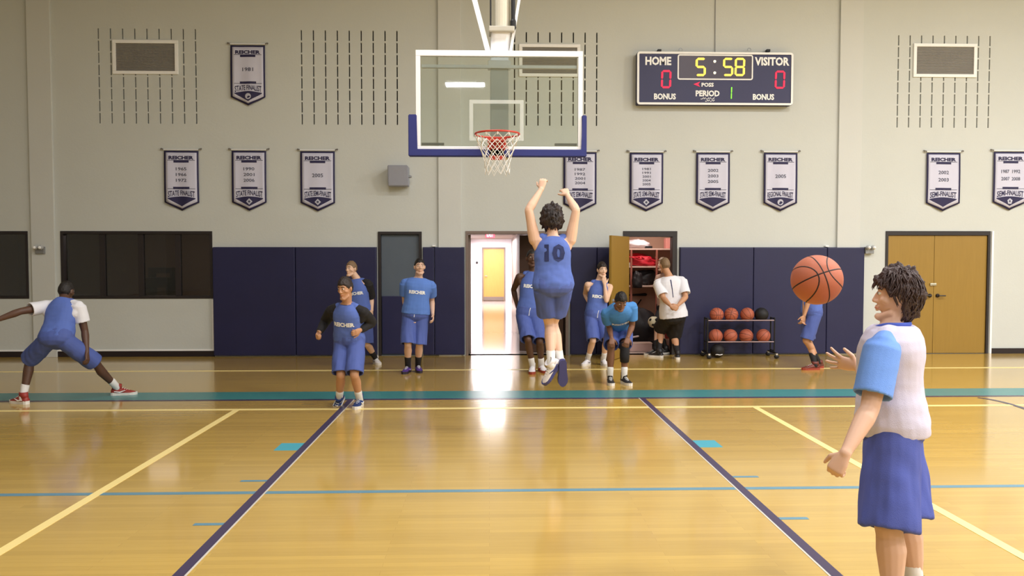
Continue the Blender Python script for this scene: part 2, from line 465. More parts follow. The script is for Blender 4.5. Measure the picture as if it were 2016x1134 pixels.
# end wall with a wooden door
e0, e1 = UN(949, 540, HY1).x, UN(995, 540, HY1).x; ez = UN(972, 487, HY1).z
bm = NB(); box(bm, (-1.2, HY1, 0), (e0, HY1 + .15, HZ)); box(bm, (e1, HY1, 0), (2.2, HY1 + .15, HZ)); box(bm, (e0, HY1, ez), (e1, HY1 + .15, HZ))
struct('wall_hallway_end', bm, M_hallwall)
bm = NB(); t = .055
box(bm, (e0, HY1 - .03, 0), (e0 + t, HY1 + .12, ez)); box(bm, (e1 - t, HY1 - .03, 0), (e1, HY1 + .12, ez)); box(bm, (e0 + t, HY1 - .03, ez - t), (e1 - t, HY1 + .12, ez))
df = struct('door_3', bm, M_taupe)
obj('door_leaf', box(NB(), (e0 + t, HY1 + .02, .01), (e1 - t, HY1 + .06, ez - t)), M_orangedoor, df)
obj('kick_plate', box(NB(), (e0 + t + .01, HY1 + .005, .02), (e1 - t - .01, HY1 + .02, .17)), M_taupe, df)
bm = NB(); tube(bm, [(e0 + .13, HY1 + .02, 1.0), (e0 + .13, HY1 - .04, 1.0), (e0 + .2, HY1 - .045, 1.0)], .014); obj('door_handle', bm, M_steel, df)
p = UN(939, 517, HY1 - .01)
bm = NB(); tube(bm, [p, p - V((0, .04, 0))], .05, 14); tag(obj('wall_clock', bm, M_dark), 'small round dark fitting on the white wall at the hallway end', 'clock')
p = UN(965, 463, 20.6)
r = empty('exit_sign', p, 'red exit sign hanging from the hallway ceiling', 'exit sign')
M_exit = mat('exit_sign_red', (214, 60, 80), .5, emit=(230, 50, 70), estr=.8)
bm = NB(); box(bm, p + V((-.125, -.025, -.075)), p + V((.125, .025, .075)), .006); par(obj('housing', bm, M_exit), r)
bm = NB(); text_to(bm, 'EXIT', .18, .09, lambda u, v: V((p.x + u, p.y - .027, p.z + v)), .03); par(obj('lettering', bm, M_white), r)
bm = NB(); tube(bm, [p + V((0, 0, .07)), V((p.x, p.y, HZ))], .012); par(obj('bracket', bm, M_white), r)

# closet
d = doors['closet']
df = door_frame('door_4', d, M_dark, .085, head=.10)
cl0, cl1 = d[0] + .085, d[1] - .085
leaf('door_leaf', (cl0 + .0, W - .03), math.radians(180 + 61), .90, d[3] - .10, M_doorwood, df, 1)
CY = 15.3; CX0, CX1, CZ = d[0] - .25, d[1] + .5, 2.75
struct('floor_closet', box(NB(), (CX0, W, -.1), (CX1, CY, .0)), M_tile)
bm = NB(); box(bm, (CX0 - .1, hy0, CZ), (CX1 + .1, CY + .1, CZ + .1)); struct('ceiling_closet', bm, M_tan)
struct('wall_closet_left', box(NB(), (CX0 - .1, hy0, 0), (CX0, CY, CZ)), M_tan)
struct('wall_closet_right', box(NB(), (CX1, hy0, 0), (CX1 + .1, CY, CZ)), M_tan)
struct('wall_closet_back', box(NB(), (CX0, CY, 0), (CX1, CY + .1, CZ)), M_tan)
# closet shelves
M_shelf = mat('closet_shelf_white', (222, 190, 176), .5)
M_redrail = mat('red_shelf_post', (166, 96, 80), .5)
r = empty('storage_shelf', (2.9, CY - .3, 0), 'tan shelving unit with red posts inside the equipment closet', 'shelf')
sy0 = CY - .55
shz = []
for py in (489, 524, 562):
    z = UN(1270, py, sy0).z; shz.append(z)
    par(obj('shelf_board', box(NB(), (CX0 + .03, sy0, z - .03), (CX1 - .03, CY - .01, z), .004), M_shelf), r)
for xx in (UN(1243, 520, sy0).x, UN(1293, 520, sy0).x, CX1 - .06):
    par(obj('post', box(NB(), (xx - .018, sy0 - .002, 0), (xx + .018, sy0 + .03, shz[0] - .03)), M_redrail), r)
def blob(name, c, rx, m, label, cat, seed=0, amp=.25, fr=3, lean=0):
    bm = NB(); ellipsoid(bm, (0, 0, 0), rx, None, 28, 18)
    for v in bm.verts:
        q = noise.noise(V((v.co.x / rx[0], v.co.y / rx[1], v.co.z / rx[2])) * fr + V((seed, seed * 2.3, 0)))
        v.co *= 1 + amp * q
        if v.co.z < -rx[2] * .6: v.co.z = -rx[2] * .6
        v.co.z += lean * v.co.x
    for v in bm.verts: v.co += V(c)
    return tag(obj(name, bm, m, None, True), label, cat)
M_red = mat('red_nylon', (206, 36, 52), .5, var=.2, vscale=20, bump=.5, bscale=25)
M_blk = mat('black_nylon', (24, 20, 24), .6, var=.2, bump=.4, bscale=25)
M_wht = mat('white_cloth', (228, 214, 218), .7, var=.06, bump=.5, bscale=20)
p = UN(1266, 518, sy0 + .2)
b1 = blob('equipment_bag', (p.x - .06, p.y, shz[1] + .085), (.34, .2, .14), M_red, 'rumpled red equipment bag on the middle closet shelf', 'bag', 3, .35, 3.5, -.12)
bm = NB()
for k in range(5):
    pts = [V((p.x - .35 + .14 * k + .25 * s, p.y - .17 - .03 * math.sin(s * 3 + k), shz[1] + .17 - .05 * k * s + .01 * math.sin(9 * s + k))) for s in [i / 8 for i in range(9)]]
    tube(bm, pts, .012, 6)
obj('strap', bm, M_red, b1)
p = UN(1253, 478, sy0 + .2)
blob('folded_cloth', (p.x, p.y, shz[0] + .07), (.26, .18, .1), M_wht, 'pile of white cloth on the top closet shelf', 'cloth', 8, .3, 3)
p = UN(1315, 478, sy0 + .2)
bm = NB(); box(bm, (p.x - .06, p.y - .1, shz[0] + .002), (p.x + .07, p.y + .1, shz[0] + .2), .01)
tag(obj('cardboard_box', bm, mat('pink_box', (226, 150, 140), .6)), 'pinkish box at the right end of the top closet shelf', 'box')
p = UN(1268, 488, sy0 + .02)
tag(obj('dark_tray', box(NB(), (p.x + .03, sy0 + .01, shz[0] + .001), (p.x + .16, sy0 + .12, shz[0] + .045), .006), M_blk), 'small black tray on the front edge of the top closet shelf', 'tray')
p = UN(1254, 550, sy0 + .1)
b2 = blob('duffel_bag', (p.x + .12, sy0 + .25, shz[2] + .11), (.36, .2, .17), M_blk, 'black duffel bag slumped on the lowest closet shelf', 'bag', 5, .35, 3, .12)
blob('ball_sack', (UN(1255, 555, sy0 - .1).x, sy0 - .1, UN(1255, 555, sy0 - .1).z), (.1, .09, .19), M_blk, 'small black sack hanging in front of the lowest closet shelf', 'bag', 9, .3, 2.5)
p = UN(1240, 521, sy0 + .05)
tag(obj('paper_cup', tube(NB(), [(p.x, sy0 + .05, shz[1] + .002), (p.x, sy0 + .05, shz[1] + .07)], [.022, .032], 12, None, False), M_white), 'small white cup beside the red bag in the closet', 'cup')
# bats on the rear wall
pz = UN(1250, 581, CY - .1)
bm = NB(); tube(bm, [V((UN(1236, 581, CY - .08).x, CY - .08, pz.z)), V((UN(1271, 581, CY - .08).x, CY - .08, pz.z + .01))], [.012, .03], 10)
tag(obj('bat', bm, M_blk), 'black bat lying level on pegs below the closet shelves', 'bat')
a = UN(1252, 604, CY - .1); b = UN(1262, 590, CY - .1)
bm = NB(); tube(bm, [a, b], .012, 8); tag(obj('short_rod', bm, M_blk), 'short black rod leaning on the closet back wall', 'rod')
# things on the closet floor
p = UN(1252, 660, 14.5)
bg = blob('gear_bag', (p.x + .03, 14.6, .28 * .6 + .14), (.40, .3, .5), M_blk, 'large black gear bag on the closet floor', 'bag', 12, .25, 2)
bm = NB(); tube(bm, [(p.x - .18, 14.28, .22), (p.x - .1, 14.27, .235), (p.x, 14.28, .25)], .018, 8); obj('strap', bm, M_wht, bg, True)
p = UN(1306, 660, 14.9)
tag(obj('milk_crate', box(NB(), (p.x - .1, 14.7, .002), (p.x + .22, 15.0, .5), .01), mat('brick_red_plastic', (150, 50, 40), .5)), 'brick red crate standing at the back of the closet floor', 'crate')
for i, (a, b, z0, z1, y) in enumerate(((1240, 1284, 0.002, .14, 13.98), (1303, 1322, .002, .2, 13.95))):
    x0, x1 = UN(a, 690, y).x, UN(b, 690, y).x
    bm = NB(); box(bm, (x0, y, z0), (x1, y + .2, z1), .006)
    q = tag(obj('storage_bin', bm, mat('pale_pink_bin', (214, 178, 172), .5)), ('long low pale bin just inside the closet doorway', 'small pale bin at the right side of the closet doorway')[i], 'bin')
    bm = NB(); box(bm, (x0 - .005, y - .006, z1), (x1 + .005, y + .205, z1 + .02), .004); obj('lid', bm, M_shelf, q)

# double door at right
d = doors['double']
df = door_frame('door_5', d, M_dark, .045, head=.075)
xm = wx(1838, 600)
for (a, b, sg) in ((d[0] + .045, xm - .003, -1), (xm + .003, d[1] - .045, 1)):
    l_ = obj('door_leaf', box(NB(), (a, W + .01, .01), (b, W + .055, d[3] - .078), .003), M_doorwood, df)
    hx = xm + sg * .07; z = UN(1845, 582, W).z
    bm = NB(); tube(bm, [(hx, W + .012, z), (hx, W - .004, z)], .034, 16); tube(bm, [(hx, W - .004, z), (hx, W - .05, z), (hx + sg * .11, W - .055, z)], .011, 8)
    obj('door_handle', bm, M_dark, l_)
bm = NB(); z = UN(1845, 560, W).z; box(bm, (xm - .075, W - .012, z - .022), (xm + .04, W + .01, z + .022), .005); obj('latch_plate', bm, M_chrome, df)
bm = NB(); box(bm, (xm - .004, W + .02, .01), (xm + .004, W + .05, d[3] - .08)); obj('astragal', bm, M_dark, df)

# office windows
def window(name, d, mull, label):
    x0, x1, z0, z1 = d
    fr = door_frame(name, d, M_dark, .045, True, .012); fr['label'] = label
    xs = [x0 + .045] + mull + [x1 - .045]
    for m_ in mull: obj('mullion', box(NB(), (m_ - .045, W + .02, z0 + .045), (m_ + .045, W + .1, z1 - .05), .003), M_dark, fr)
    for i in range(len(xs) - 1):
        obj('pane', box(NB(), (xs[i] + .02, W + .055, z0 + .04), (xs[i + 1] - .02, W + .061, z1 - .045)), M_wglass, fr)
    return fr
window('window_1', doors['win'], [wx(200, 520), wx(276, 520), wx(349, 520)], 'dark-framed interior window with four panes')
window('window_2', doors['office'], [wx(-60, 520)], 'dark-framed interior window cut by the left edge')
OX0, OX1, OY = wx(-220), wx(440), 17.2
struct('floor_office', box(NB(), (OX0, hy0, -.1), (OX1, OY, 0)), M_tan)
struct('ceiling_office', box(NB(), (OX0, hy0, 2.7), (OX1, OY, 2.8)), M_office)
struct('wall_office_back', box(NB(), (OX0, OY, 0), (OX1, OY + .1, 2.7)), M_office)
struct('wall_office_left', box(NB(), (OX0 - .1, hy0, 0), (OX0, OY, 2.7)), M_office)
struct('wall_office_right', box(NB(), (OX1, hy0, 0), (OX1 + .1, OY, 2.7)), M_office)
a = UN(283, 527, 16.2); b = UN(331, 566, 16.2)
r = empty('desk', ((a.x + b.x) / 2, 16.4, 0), 'dark office desk hutch seen through the third pane', 'desk')
bm = NB(); box(bm, (a.x, 16.2, b.z), (b.x, 16.7, b.z + .2)); box(bm, (a.x, 16.2, .02), (a.x + .05, 16.7, b.z)); box(bm, (b.x - .05, 16.2, .02), (b.x, 16.7, b.z)); par(obj('desk_body', bm, M_black), r)
bm = NB(); box(bm, (a.x, 16.4, a.z - .12), (b.x, 16.7, a.z)); box(bm, (a.x, 16.4, b.z + .2), (a.x + .04, 16.7, a.z - .12)); box(bm, (b.x - .04, 16.4, b.z + .2), (b.x, 16.7, a.z - .12)); par(obj('hutch', bm, M_black), r)
x = UN(133, 520, W + .4).x
struct('trim_7', box(NB(), (x - .02, W + .3, .9), (x + .03, W + .34, 2.1)), M_low)

# emergency lights
for k, (px, lb) in enumerate(((83, 'between the two office windows'), (1708, 'left of the wooden double door'))):
    c = UN(px, 492, W)
    r = empty('emergency_light', c, 'small grey emergency light ' + lb, 'emergency light', 'emergency lights')
    par(obj('housing', box(NB(), c + V((-.075, -.08, -.07)), c + V((.08, 0, .055)), .012), M_steel), r)
    for s in (-1, 1):
        bm = NB(); q = c + V((s * .045, -.1, .045)); tube(bm, [q + V((0, .035, 0)), q, q + V((0, -.02, -.005))], [.02, .036, .04], 12); par(obj('lamp_head', bm, mat('lamp_head_grey', (176, 178, 180), .3)), r)
        bm = NB(); tube(bm, [q + V((0, -.055, -.006)), q + V((0, -.058, -.006))], .026, 12); par(obj('lens', bm, M_white), r)

# speaker box
c = UN(787, 349, W)
r = empty('wall_speaker', c, 'light grey wall speaker tilted down above the grey door', 'speaker')
M_spk = mat('speaker_grey', (156, 160, 176), .5)
bm = NB(); prism(bm, [(-.17, -.17), (.17, -.17), (.17, .17), (-.17, .17)], -.28, -.02)
for v in bm.verts:
    if v.co.y < -.1 and v.co.z > 0: v.co.y -= .06
    if v.co.z < 0 and v.co.y < -.1: v.co.y += .05
bmesh.ops.bevel(bm, geom=bm.edges[:], offset=.01, segments=2, affect='EDGES')
for v in bm.verts: v.co += c
par(obj('cabinet', bm, M_spk), r)
bm = NB(); tube(bm, [c + V((.17, -.15, -.005)), c + V((.205, -.15, -.005))], .022, 12); par(obj('knob', bm, M_steel), r)
bm = NB(); box(bm, c + V((-.05, -.03, -.08)), c + V((.05, 0, .08))); par(obj('bracket', bm, M_steel), r)
bm = NB(); vs = []
for (u, v_) in ((-.15, -.15), (.15, -.15), (.15, .15), (-.15, .15)): vs.append(bm.verts.new(c + V((u, -.2865 - (v_ * .34), v_))))
bm.faces.new(vs); par(obj('grille', bm, M_spk), r)
# cable above the scoreboard
bm = NB(); tube(bm, [UN(1408, 103, W - .02), UN(1408, 60, W - .012), V((UN(1408, 0, W).x, W - .012, CEIL - .01))], .007, 8)
tag(obj('power_conduit', bm, M_steel), 'thin grey conduit rising from the scoreboard', 'conduit')

# vents
for k, (a, b, c, d_, lb) in enumerate(((222, 352, 79, 147, 'far left above the office window'), (1022, 1142, 87, 152, 'behind the glass backboard'), (1798, 1921, 86, 153, 'far right above the wooden double door'))):
    A = UN(a, c, W); B = UN(b, d_, W)
    x0, x1, z1, z0 = A.x, B.x, A.z, B.z
    r = empty('wall_vent', ((x0 + x1) / 2, W, z0), 'white-framed grey wall vent ' + lb, 'vent', 'wall vents')
    t = .055
    bm = NB(); box(bm, (x0, W - .03, z0), (x1, W - .001, z0 + t), .005); box(bm, (x0, W - .03, z1 - t), (x1, W - .001, z1), .005)
    box(bm, (x0, W - .03, z0 + t), (x0 + t, W - .001, z1 - t), .005); box(bm, (x1 - t, W - .03, z0 + t), (x1, W - .001, z1 - t), .005)
    par(obj('frame', bm, M_white), r)
    par(obj('backing', box(NB(), (x0 + t, W - .006, z0 + t), (x1 - t, W - .001, z1 - t)), M_grey), r)
    bm = NB(); n = 22
    for i in range(n):
        z = z0 + t + (z1 - z0 - 2 * t) * (i + .5) / n
        bar(bm, (x0 + t, W - .014, z), (x1 - t, W - .014, z), .012, .006, V((0, .6, 1)))
    o = par(obj('louvre', bm, M_grey), r); o['kind'] = 'stuff'

# ------------------------------------------------------------------ championship banners
def banner(pcx, ptop, years, title, emblem, label, pw=68, hgt=118, seed=0):
    A = UN(pcx - pw / 2, ptop, W - .03); B = UN(pcx + pw / 2, ptop, W - .03); C = UN(pcx, ptop + hgt, W - .03)
    w_ = B.x - A.x; cx = (A.x + B.x) / 2; zt = A.z; h = zt - C.z; sh = h * .86
    r = empty('banner', (cx, W - .03, C.z), label, 'banner', 'championship banners')
    rnd = random.Random(seed); ph = rnd.random() * 6; am = .006 + .006 * rnd.random()
    tilt = rnd.uniform(-.006, .006)
    def fold(u, v): return W - .028 - am * math.sin(u * 19 + ph) * (.3 + v / h) - .01 * math.sin(v / h * 3)
    # u from -w/2..w/2, v from 0 (top) down to h
    def P(u, v, off): return V((cx + u, fold(u, v) - off, zt - v + tilt * u))
    def shield(mu, m, off, top, name, ins=0):
        bm = NB(); n = 12; k = 14; g = []
        hw = w_ / 2 - ins
        for j in range(k + 1):
            row = []
            for i in range(n + 1):
                u = -hw + 2 * hw * i / n
                bot = sh - ins * .45 + (h - ins * 1.25 - (sh - ins * .45)) * (1 - abs(u) / hw)
                v = top + (bot - top) * j / k
                row.append(bm.verts.new(P(u, v, off)))
            g.append(row)
        for j in range(k):
            for i in range(n): bm.faces.new((g[j][i], g[j][i + 1], g[j + 1][i + 1], g[j + 1][i]))
        o = obj(name, bm, m, None, True)
        md = o.modifiers.new('s', 'SOLIDIFY'); md.thickness = .0015; md.offset = 1
        return par(o, r)
    shield(0, M_bnavy, 0, 0, 'border')
    shield(0, M_banner, .0022, .028, 'cloth', .032)
    def patch(poly, m, name, off=.0045, sub=1):
        bm = NB(); q = [bm.verts.new(P(u, v, off)) for u, v in poly]; bm.faces.new(q); par(obj(name, bm, m), r)
    iw = w_ / 2 - .06
    # bars
    def barp(u0, u1, v0, v1, m, name):
        n = 8
        bm = NB()
        for i in range(n):
            a, b = u0 + (u1 - u0) * i / n, u0 + (u1 - u0) * (i + 1) / n
            bm.faces.new([bm.verts.new(P(u, v, .005)) for u, v in ((a, v0), (b, v0), (b, v1), (a, v1))])
        return bm
    for v0, v1, k in ((.155, .195, .56), (.60, .64, .6)):
        par(obj('bar', barp(-iw * k, iw * k, h * v0, h * v1, 0, ''), M_bnavy), r)
    par(obj('rule', barp(-iw, iw, h * .152, h * .16, 0, ''), M_bgrey), r)
    par(obj('rule', barp(-iw, iw, h * .628, h * .636, 0, ''), M_bgrey), r)
    # inner navy field at the point, arched at the top
    pts = []
    n = 14
    for i in range(n + 1):
        u = -iw + 2 * iw * i / n; pts.append((u, h * .79 - h * .03 * (1 - (u / iw) ** 2)))
    bm = NB(); top = [bm.verts.new(P(u, v, .005)) for u, v in pts]; lowv = [bm.verts.new(P(u, h * .80 + (h * .925 - h * .8) * (1 - abs(u) / iw), .005)) for u, v in pts]
    for i in range(n): bm.faces.new((top[i], top[i + 1], lowv[i + 1], lowv[i]))
    par(obj('point_field', bm, M_bnavy), r)
    bm = NB(); text_to(bm, 'REICHER', iw * 1.82, h * .062, lambda u, v: P(u, h * .113 - v, .006), .05); par(obj('lettering', bm, M_bnavy), r)
    bm = NB(); k = len(years)
    ys = {1: [.40], 2: [.335, .46], 3: [.30, .395, .49], 4: [.285, .36, .435, .51], 5: [.275, .34, .405, .47, .535]}[k]
    yh = {1: .062, 2: .06, 3: .052, 4: .044, 5: .04}[k]
    for y_, vy in zip(years, ys):
        wd = iw * (.8 if k < 5 else .62) * (1.75 if len(y_) > 5 else 1)
        text_to(bm, y_, wd, h * yh, lambda u, v, vy=vy: P(u, h * vy - v, .006), .012)
    par(obj('years', bm, M_bgrey), r)
    bm = NB()
    def tp(u, v):
        q = u / iw; return P(u, h * .70 - v * (1 + .25 * q * q) + h * .03 * q * q, .006)
    text_to(bm, title, iw * 1.92, h * .085, tp, .02); par(obj('title', bm, M_bnavy), r)
    if emblem:
        bm = NB(); cc = h * .845
        kk = {'ball': 20, 'diamond': 4, 'soccer': 5}[emblem]; rr = .052 if emblem == 'ball' else .055
        bm.faces.new([bm.verts.new(P(rr * math.sin(2 * math.pi * i / kk), cc - rr * math.cos(2 * math.pi * i / kk), .007)) for i in range(kk)])
        par(obj('emblem', bm, mat('emblem_pale', (190, 190, 206), .7)), r)
        if emblem != 'ball':
            bm = NB(); bm.faces.new([bm.verts.new(P(.02 * math.sin(2 * math.pi * i / 10), cc - .02 * math.cos(2 * math.pi * i / 10), .0085)) for i in range(10)])
            par(obj('emblem_centre', bm, M_bgrey), r)
    # hanging rod with end knobs
    z = zt + .022
    bm = NB(); tube(bm, [(cx - w_ / 2 - .03, W - .035, z), (cx + w_ / 2 + .03, W - .035, z)], .009, 8); par(obj('rod', bm, M_whitemetal), r)
    for s in (-1, 1):
        bm = NB(); q = V((cx + s * (w_ / 2 + .045), W - .035, z + .012)); tube(bm, [q + V((-s * .03, 0, -.008)), q, V((q.x, W - .012, q.z + .01))], [.014, .014, .01], 8); par(obj('rod_bracket', bm, mat('bracket_grey', (110, 106, 100), .5)), r)
    return r
banner(487.5, 89, ['1981'], 'STATE FINALIST', 'ball', 'topmost banner, alone in the upper left, reading 1981', hgt=119, seed=1)
banner(356.5, 297, ['1965', '1966', '1972'], 'STATE FINALIST', None, 'leftmost lower banner reading 1965, 1966, 1972, no emblem', seed=2)
banner(490, 297, ['1990', '2001', '2006'], 'STATE FINALIST', 'diamond', 'three-year state finalist banner with a diamond, below the 1981 banner', seed=3)
banner(625, 298, ['2005'], 'STATE SEMI-FINALIST', 'diamond', 'white banner reading 2005 nearest the wall speaker', seed=4)
banner(1142, 300, ['1987', '1992', '2001', '2004'], 'STATE SEMI-FINALIST', None, 'banner partly hidden by the backboard corner, four years', seed=5, pw=65)
banner(1273, 301, ['1981', '1991', '2001', '2004', '2005'], 'STATE SEMI-FINALIST', 'diamond', 'banner listing five years, under the left end of the scoreboard', seed=6, pw=66, hgt=115)
banner(1404, 301, ['2002', '2003', '2005'], 'STATE SEMI-FINALIST', None, 'three-year banner under the middle of the scoreboard', seed=7, pw=66, hgt=115)
banner(1537, 301, ['2005'], 'REGIONAL FINALIST', 'ball', 'regional finalist 2005 banner with a ball emblem', seed=8, pw=66, hgt=115)
banner(1858, 301, ['2002', '2003'], 'SEMI-FINALIST', None, 'semi-finalist banner reading 2002, 2003, no emblem', seed=9, pw=66, hgt=115)
banner(1990, 299, ['1987  1992', '2007  2008'], 'SEMI-FINALIST', 'soccer', 'rightmost banner, cut by the frame, two columns of years', seed=10, pw=66, hgt=115)

# ------------------------------------------------------------------ scoreboard
YS = W - .17
A = UN(1255, 102, YS); B = UN(1560, 207, YS); sx0, sx1, sz1, sz0 = A.x, B.x, A.z, B.z
SW = sx1 - sx0; SH = sz1 - sz0
r = empty('scoreboard', ((sx0 + sx1) / 2, W, sz0), 'navy electronic scoreboard with a white border showing 5:58', 'scoreboard')
M_led_y = mat('led_amber', (255, 226, 90), .5, emit=(255, 214, 60), estr=1.6)
M_led_r = mat('led_red', (220, 20, 70), .5, emit=(225, 18, 60), estr=.9)
M_led_g = mat('led_green', (120, 240, 60), .5, emit=(120, 235, 40), estr=1.3)
M_led_w = mat('led_white', (255, 246, 220), .5, emit=(255, 244, 210), estr=1.2)
def SPX(px, py, off=0.0): q = UN(px, py, YS); return V((q.x, YS - off, q.z))
par(obj('cabinet', box(NB(), (sx0, YS, sz0), (sx1, W - .01, sz1), .02), M_board), r)
def round_frame(x0, x1, z0, z1, rad, t, y0, y1):
    def outl(i):
        pts = []; rr = max(rad - i, .004)
        for cx, cz, a0 in ((x1 - rad, z1 - rad, 0), (x0 + rad, z1 - rad, 90), (x0 + rad, z0 + rad, 180), (x1 - rad, z0 + rad, 270)):
            for k in range(7):
                a_ = math.radians(a0 + 15 * k); pts.append((cx + rr * math.cos(a_), cz + rr * math.sin(a_)))
        return pts
    bm = NB(); o_, i_ = outl(0), outl(t); n = len(o_)
    vo = [[bm.verts.new((x, y, z)) for x, z in q] for q in (o_, i_) for y in (y0, y1)]
    for k in range(n):
        l = (k + 1) % n
        bm.faces.new((vo[0][k], vo[0][l], vo[2][l], vo[2][k])); bm.faces.new((vo[1][k], vo[3][k], vo[3][l], vo[1][l]))
        bm.faces.new((vo[0][k], vo[1][k], vo[1][l], vo[0][l])); bm.faces.new((vo[2][k], vo[2][l], vo[3][l], vo[3][k]))
    return bm
par(obj('border', round_frame(sx0 - .004, sx1 + .004, sz0 - .004, sz1 + .004, .05, .035, YS - .012, YS + .004), M_white), r)
a, b = SPX(1334, 107), SPX(1482, 158)
par(obj('clock_frame', round_frame(a.x, b.x, b.z, a.z, .04, .022, YS - .008, YS + .001), M_white), r)
par(obj('clock_window', box(NB(), (a.x + .02, YS - .003, b.z + .02), (b.x - .02, YS + .001, a.z - .02)), mat('clock_window_dark', (58, 46, 66), .4)), r)
def label_on(s, pxc, pyc, pw, phh, m=M_white, off=.04):
    c = SPX(pxc, pyc); k = SPX(pxc + pw, pyc).x - c.x; hh = SPX(pxc, pyc).z - SPX(pxc, pyc + phh).z
    bm = NB(); text_to(bm, s, k, hh, lambda u, v: V((c.x + u, YS - .004, c.z + v)), off); o = obj('lettering', bm, m); par(o, r); return o
label_on('HOME', 1296, 120, 51, 17); label_on('VISITOR', 1520, 121, 68, 17)
label_on('BONUS', 1309, 190, 43, 12); label_on('BONUS', 1503, 191, 42, 12)
label_on('PERIOD', 1393, 184, 47, 12); label_on('POSS', 1393, 167, 24, 8)
bm = NB()          # tiny illegible maker's mark: two rows of short white strokes
for (u0, u1, pyy, nn_) in ((1379, 1407, 193.5, 8), (1388, 1407, 198, 6)):
    for i in range(nn_):
        c0 = SPX(u0 + (u1 - u0) * (i + .1) / nn_, pyy); c1 = SPX(u0 + (u1 - u0) * (i + .8) / nn_, pyy)
        bar(bm, c0 + V((0, -.003, -.012)), c1 + V((0, -.003, .012 * (1 if i % 3 else -1))), .003, .012)
o = par(obj('maker_mark', bm, M_white), r); o['kind'] = 'stuff'
SEG = {'0': 'abcdef', '5': 'afgcd', '8': 'abcdefg', '1': 'bc'}
def digit(ch, px0, px1, py0, py1, m, th, slant=.06):
    a, b = SPX(px0, py0), SPX(px1, py1); w_, h_ = b.x - a.x, a.z - b.z
    bm = NB(); g = th * .12
    seg = {'a': ((0, h_), (w_, h_)), 'b': ((w_, h_), (w_, h_ / 2)), 'c': ((w_, h_ / 2), (w_, 0)), 'd': ((0, 0), (w_, 0)),
           'e': ((0, h_ / 2), (0, 0)), 'f': ((0, h_), (0, h_ / 2)), 'g': ((0, h_ / 2), (w_, h_ / 2))}
    for s in SEG[ch]:
        (x0, z0), (x1, z1) = seg[s]
        x0 += slant * z0 * .4; x1 += slant * z1 * .4
        p0, p1 = V((x0, 0, z0)), V((x1, 0, z1)); d_ = (p1 - p0).normalized(); n_ = V((-d_.z, 0, d_.x)) * th / 2
        p0 += d_ * g; p1 -= d_ * g
        poly = [p0, p0 + d_ * th / 2 + n_, p1 - d_ * th / 2 + n_, p1, p1 - d_ * th / 2 - n_, p0 + d_ * th / 2 - n_]
        fr = [bm.verts.new(V((a.x, YS - .008, b.z)) + q) for q in poly]; bk = [bm.verts.new(V((a.x, YS - .002, b.z)) + q) for q in poly]
        bm.faces.new(fr)
        for i in range(6): bm.faces.new((fr[i], bk[i], bk[(i + 1) % 6], fr[(i + 1) % 6]))
    o = obj('digit', bm, m); par(o, r)
digit('5', 1371, 1387, 116, 148, M_led_y, .036)
digit('5', 1425, 1441, 116, 148, M_led_y, .034); digit('8', 1448, 1464, 116, 148, M_led_y, .034)
for py in (121, 143.5):
    c = SPX(1407, py); bm = NB(); tube(bm, [c + V((0, -.002, 0)), c + V((0, -.004, 0))], .024, 14); par(obj('colon_dot', bm, M_led_w), r)
digit('0', 1303, 1319, 140, 172, M_led_r, .034); digit('0', 1527, 1543, 141, 173, M_led_r, .032)
digit('1', 1430, 1439.5, 171, 195, M_led_g, .016)
c = SPX(1372, 166); bm = NB(); bm.faces.new([bm.verts.new(c + V(q)) for q in ((-.06, -.006, 0), (.055, -.006, .045), (.02, -.006, 0), (.055, -.006, -.045))]); par(obj('possession_arrow', bm, M_led_r), r)
for px in (1340, 1475):
    c = UN(px, 98, W - .08); bm = NB(); pts = [c + V((.03 * math.cos(t), 0, .03 * math.sin(t))) for t in [i * math.pi / 8 for i in range(-1, 10)]]
    tube(bm, pts, .005, 6); par(obj('eyelet', bm, M_steel), r)
for px in (1298, 1512):
    c = UN(px, 100, W - .06); par(obj('hanger', box(NB(), c + V((-.03, -.03, -.02)), c + V((.03, .05, .02))), M_black), r)

# ------------------------------------------------------------------ ball helper
def ball_mesh(name, rgb, rad, seam=True):
    m = mat(name, rgb, .55, var=.1, vscale=4, bump=.4, bscale=900)
    return m
def make_ball(c, rad, m, seams, label, group, rot=(0, 0, 0), u=32):
    r = empty('basketball', c, label, 'basketball', group)
    R = rot if isinstance(rot, Matrix) else Matrix.Rotation(rot[2], 3, 'Z') @ Matrix.Rotation(rot[1], 3, 'Y') @ Matrix.Rotation(rot[0], 3, 'X')
    bm = NB(); bmesh.ops.create_uvsphere(bm, u_segments=u, v_segments=u // 2, radius=rad)
    o = obj('cover', bm, m, r, True)
    if seams:
        bm = NB(); n = 48; tr = rad * seams
        def ringpts(fn):
            pts = [(R @ fn(2 * math.pi * i / n).normalized()) * (rad * 1.0005) for i in range(n)]
            vs = []
            for i, p in enumerate(pts):
                d = (pts[(i + 1) % n] - pts[i - 1]).normalized(); nr = p.normalized(); s = d.cross(nr)
                vs.append([bm.verts.new(p + nr * (tr * .25 * math.sin(a)) + s * (tr * math.cos(a))) for a in [k * math.pi / 3 for k in range(6)]])
            for i in range(n):
                for k in range(6): bm.faces.new((vs[i][k], vs[i][(k + 1) % 6], vs[(i + 1) % n][(k + 1) % 6], vs[(i + 1) % n][k]))
        ringpts(lambda t: V((math.cos(t), math.sin(t), 0)))
        ringpts(lambda t: V((0, math.sin(t), math.cos(t))))
        for s in (-1, 1):
            ringpts(lambda t, s=s: V((s * (.50 - .32 * math.cos(2 * t)), .78 * math.cos(t), .78 * math.sin(t))))
        obj('seam', bm, mat('ball_seam', (34, 18, 20), .6), r, True)
    return r
